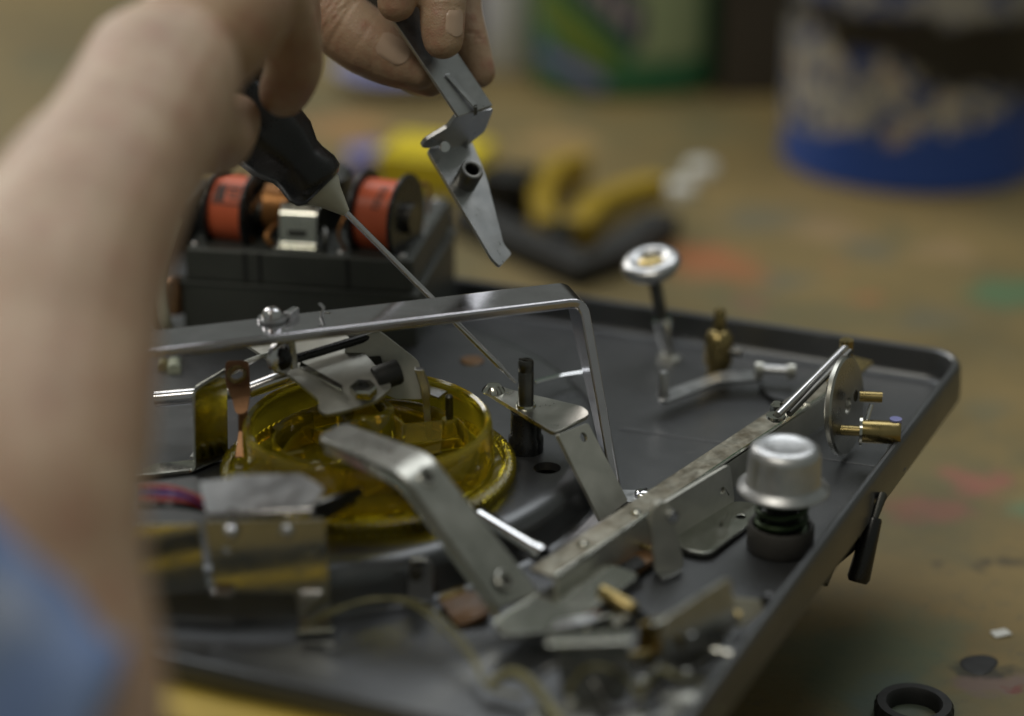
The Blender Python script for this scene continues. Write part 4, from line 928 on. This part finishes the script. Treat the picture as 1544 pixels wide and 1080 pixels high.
def nail(p, along, out, w_, l_, parent):
    along = along.normalized(); out = (out-along*out.dot(along)).normalized(); side = along.cross(out)
    vs = []; f = []; n, m = 9, 8
    for i in range(m+1):
        t_ = i/m*2-1
        for k in range(n):
            a = (k/(n-1)*2-1); ww = w_*(1-max(0, abs(t_)-.55)**2*1.6)
            vs.append(p+along*(l_*t_*(1-.18*a*a if t_ > 0 else 1))+side*(a*ww)-out*(a*a*w_*.45))
    dg = bpy.context.evaluated_depsgraph_get(); dg.update()
    inv = parent.matrix_world.inverted(); o3 = (inv.to_3x3() @ out).normalized()
    for i, v in enumerate(vs):
        hit, loc, nn, _ = parent.ray_cast(inv @ ((v+out*8)*S), -o3, distance=.03)
        if hit: vs[i] = (parent.matrix_world @ loc)/S + out*.28
    N = len(vs); vs2 = [v-out*.6 for v in vs]
    for i in range(m):
        for k in range(n-1):
            q = [i*n+k, i*n+k+1, (i+1)*n+k+1, (i+1)*n+k]; f.append(q); f.append([x+N for x in q[::-1]])
    edge = [k for k in range(n)]+[i*n+n-1 for i in range(1, m+1)]+[m*n+k for k in range(n-2, -1, -1)]+[i*n for i in range(m-1, 0, -1)]
    for i in range(len(edge)):
        a, b = edge[i], edge[(i+1) % len(edge)]; f.append([a, b, b+N, a+N])
    MB().add(vs+vs2, f).build('fingernail', 'nail', parent, sharp=60)

# the hand that holds the lever
m = MB()
chain(m, [(300, -150, 812, 15), (380, -70, 806, 14), (450, -14, 802, 13.2), (505, 30, 800, 12.6), (558, 66, 799, 12.4), (604, 90, 799, 10.6), (628, 102, 799, 8.6)])
chain(m, [(480, -150, 826, 9.5), (500, 10, 826, 9), (560, 72, 822, 8.4), (615, 104, 815, 7.6), (648, 122, 812, 6.4)])
chain(m, [(560, -230, 806, 10.5), (600, -150, 785, 9.6), (606, -70, 775, 8.6), (601, -25, 773, 8), (598, 2, 773, 7.2)])
chain(m, [(625, -225, 808, 10.5), (668, -130, 788, 9.6), (670, -40, 779, 8.8), (667, 20, 778, 8.2), (668, 58, 778, 7.4)])
chain(m, [(668, -190, 812, 9.8), (690, -90, 806, 8.8), (694, 10, 802, 8.0), (707, 62, 801, 7.4), (722, 108, 801, 6.3)])
chain(m, [(560, -230, 806, 12), (480, -270, 822, 17), (400, -330, 840, 20)]); chain(m, [(625, -225, 808, 12), (540, -300, 826, 17), (430, -370, 840, 20)])
chain(m, [(668, -190, 812, 11), (590, -290, 830, 16), (450, -390, 842, 20)]); chain(m, [(300, -150, 812, 15), (330, -260, 826, 18), (380, -350, 838, 22)])
chain(m, [(480, -150, 826, 9.5), (470, -250, 832, 14), (410, -360, 840, 20)])
chain(m, [(430, -360, 842, 24), (330, -470, 856, 26), (160, -640, 880, 29), (-80, -860, 900, 36), (-300, -1050, 915, 42)])
th = (atd(604, 90, 799)-atd(505, 30, 800)).normalized()
cr = []
rnd_ = random.Random(3)
for k in (-34, -27, -19, -12, -6, 1, 8, 16):          # folds over the thumb's knuckle
    ax_ = (th+UPV*rnd_.uniform(-.35, .15)).normalized()
    cr.append((atd(500+k*1.1, 18+.62*k, 788), ax_, rnd_.uniform(.35, .6), rnd_.uniform(.6, 1.15), rnd_.uniform(10, 14)))
cr += [(atd(545, 58, 788), th, .45, .4, 10), (atd(560, 92, 790), (th+UPV*.5).normalized(), .4, .5, 8), (atd(462, -6, 790), th, .7, .8, 13)]
cr += [(atd(668, y_, 771), UPV, .35, .5, 8.5) for y_ in (16, 9, -2)]+[(atd(706, y_, 795), UPV, .35, .5, 8) for y_ in (58, 50)]+[(atd(602, -14, 766), UPV, .35, .5, 8)]
H1 = fused('hand_and_forearm', m, 1.0, 'skin', PER, cr, 3, .35)
nail(atd(594, 74, 788.3), atd(628, 102, 799)-atd(558, 66, 799), -FWD*.9+UPV*.25+XA*.1, 4.6, 6.0, H1)
nail(atd(684, 36, 772.6), atd(672, 70, 778)-atd(667, 10, 778), -FWD*.5+XA*.85, 3.4, 4.6, H1)

# the near arm with the hand on the screwdriver
m = MB()
chain(m, [(20, 1260, 466, 36), (-25, 1000, 486, 39), (-28, 800, 500, 38.5), (0, 640, 522, 36.5), (58, 450, 552, 31), (120, 340, 572, 27), (178, 245, 592, 23), (245, 120, 622, 23)], 6)
chain(m, [(20, 1260, 466, 36), (-300, 1010, 450, 40), (-640, 740, 436, 43)])
ball(m, atd(300, 60, 645), (XA*.8+UPV*.6), (UPV*.8-XA*.6), FWD, 30, 20, 18)
ball(m, atd(345, -30, 664), XA, UPV, FWD, 24, 24, 17)
chain(m, [(345, -90, 672, 11.5), (410, -40, 684, 10.5), (440, 40, 694, 9.6), (446, 100, 703, 9), (430, 138, 712, 8)])
chain(m, [(300, -110, 668, 12), (370, -100, 704, 11), (430, -20, 742, 10), (440, 80, 768, 9.4), (400, 150, 772, 8.4)])
chain(m, [(260, -100, 664, 12), (320, -90, 710, 11), (380, 0, 752, 10), (385, 100, 772, 9.4), (350, 170, 766, 8.4)])
chain(m, [(235, 110, 632, 15), (280, 175, 650, 13.5), (322, 205, 676, 11.5), (340, 200, 700, 9.5), (352, 180, 716, 8.4)])
H2 = fused('hand_and_forearm', m, 1.6, 'skin', PER, (), 6, 2.2, .028)
m = MB()
a_, b_, c_ = atd(-30, 1195, 464), atd(-340, 950, 448), atd(-720, 640, 432)
q = spline([a_, a_*.5+b_*.5, b_, c_], 10); n = 48; vs = []; f = []
tt = (c_-a_).normalized(); u_ = tt.orthogonal().normalized(); w_ = tt.cross(u_)
rings = [(p, 43+6*i/len(q)) for i, p in enumerate(q)]
rings = [(q[1], 39.5), (q[0], 40.5), (q[0]-tt*1.5, 42.5), (q[0], 44.2)]+rings[1:]
for i, (p, r) in enumerate(rings):
    for k in range(n):
        a = 2*math.pi*k/n; d = u_*math.cos(a)+w_*math.sin(a)
        fold = (mnoise.noise(V((p.x*.03+d.x*1.2, p.y*.03+d.y*1.2, p.z*.03+d.z*1.2)))*4.5+mnoise.noise(p*.09+d*2.2)*2.0) if i > 3 else 0
        vs.append(p+d*(r+fold))
for i in range(len(rings)-1):
    for k in range(n): f.append([i*n+k, i*n+(k+1) % n, (i+1)*n+(k+1) % n, (i+1)*n+k])
MB().add(vs, f).build('sleeve', 'cloth', PER, sharp=80)
for o in bpy.data.objects:
    if 'mm' in o: del o['mm']
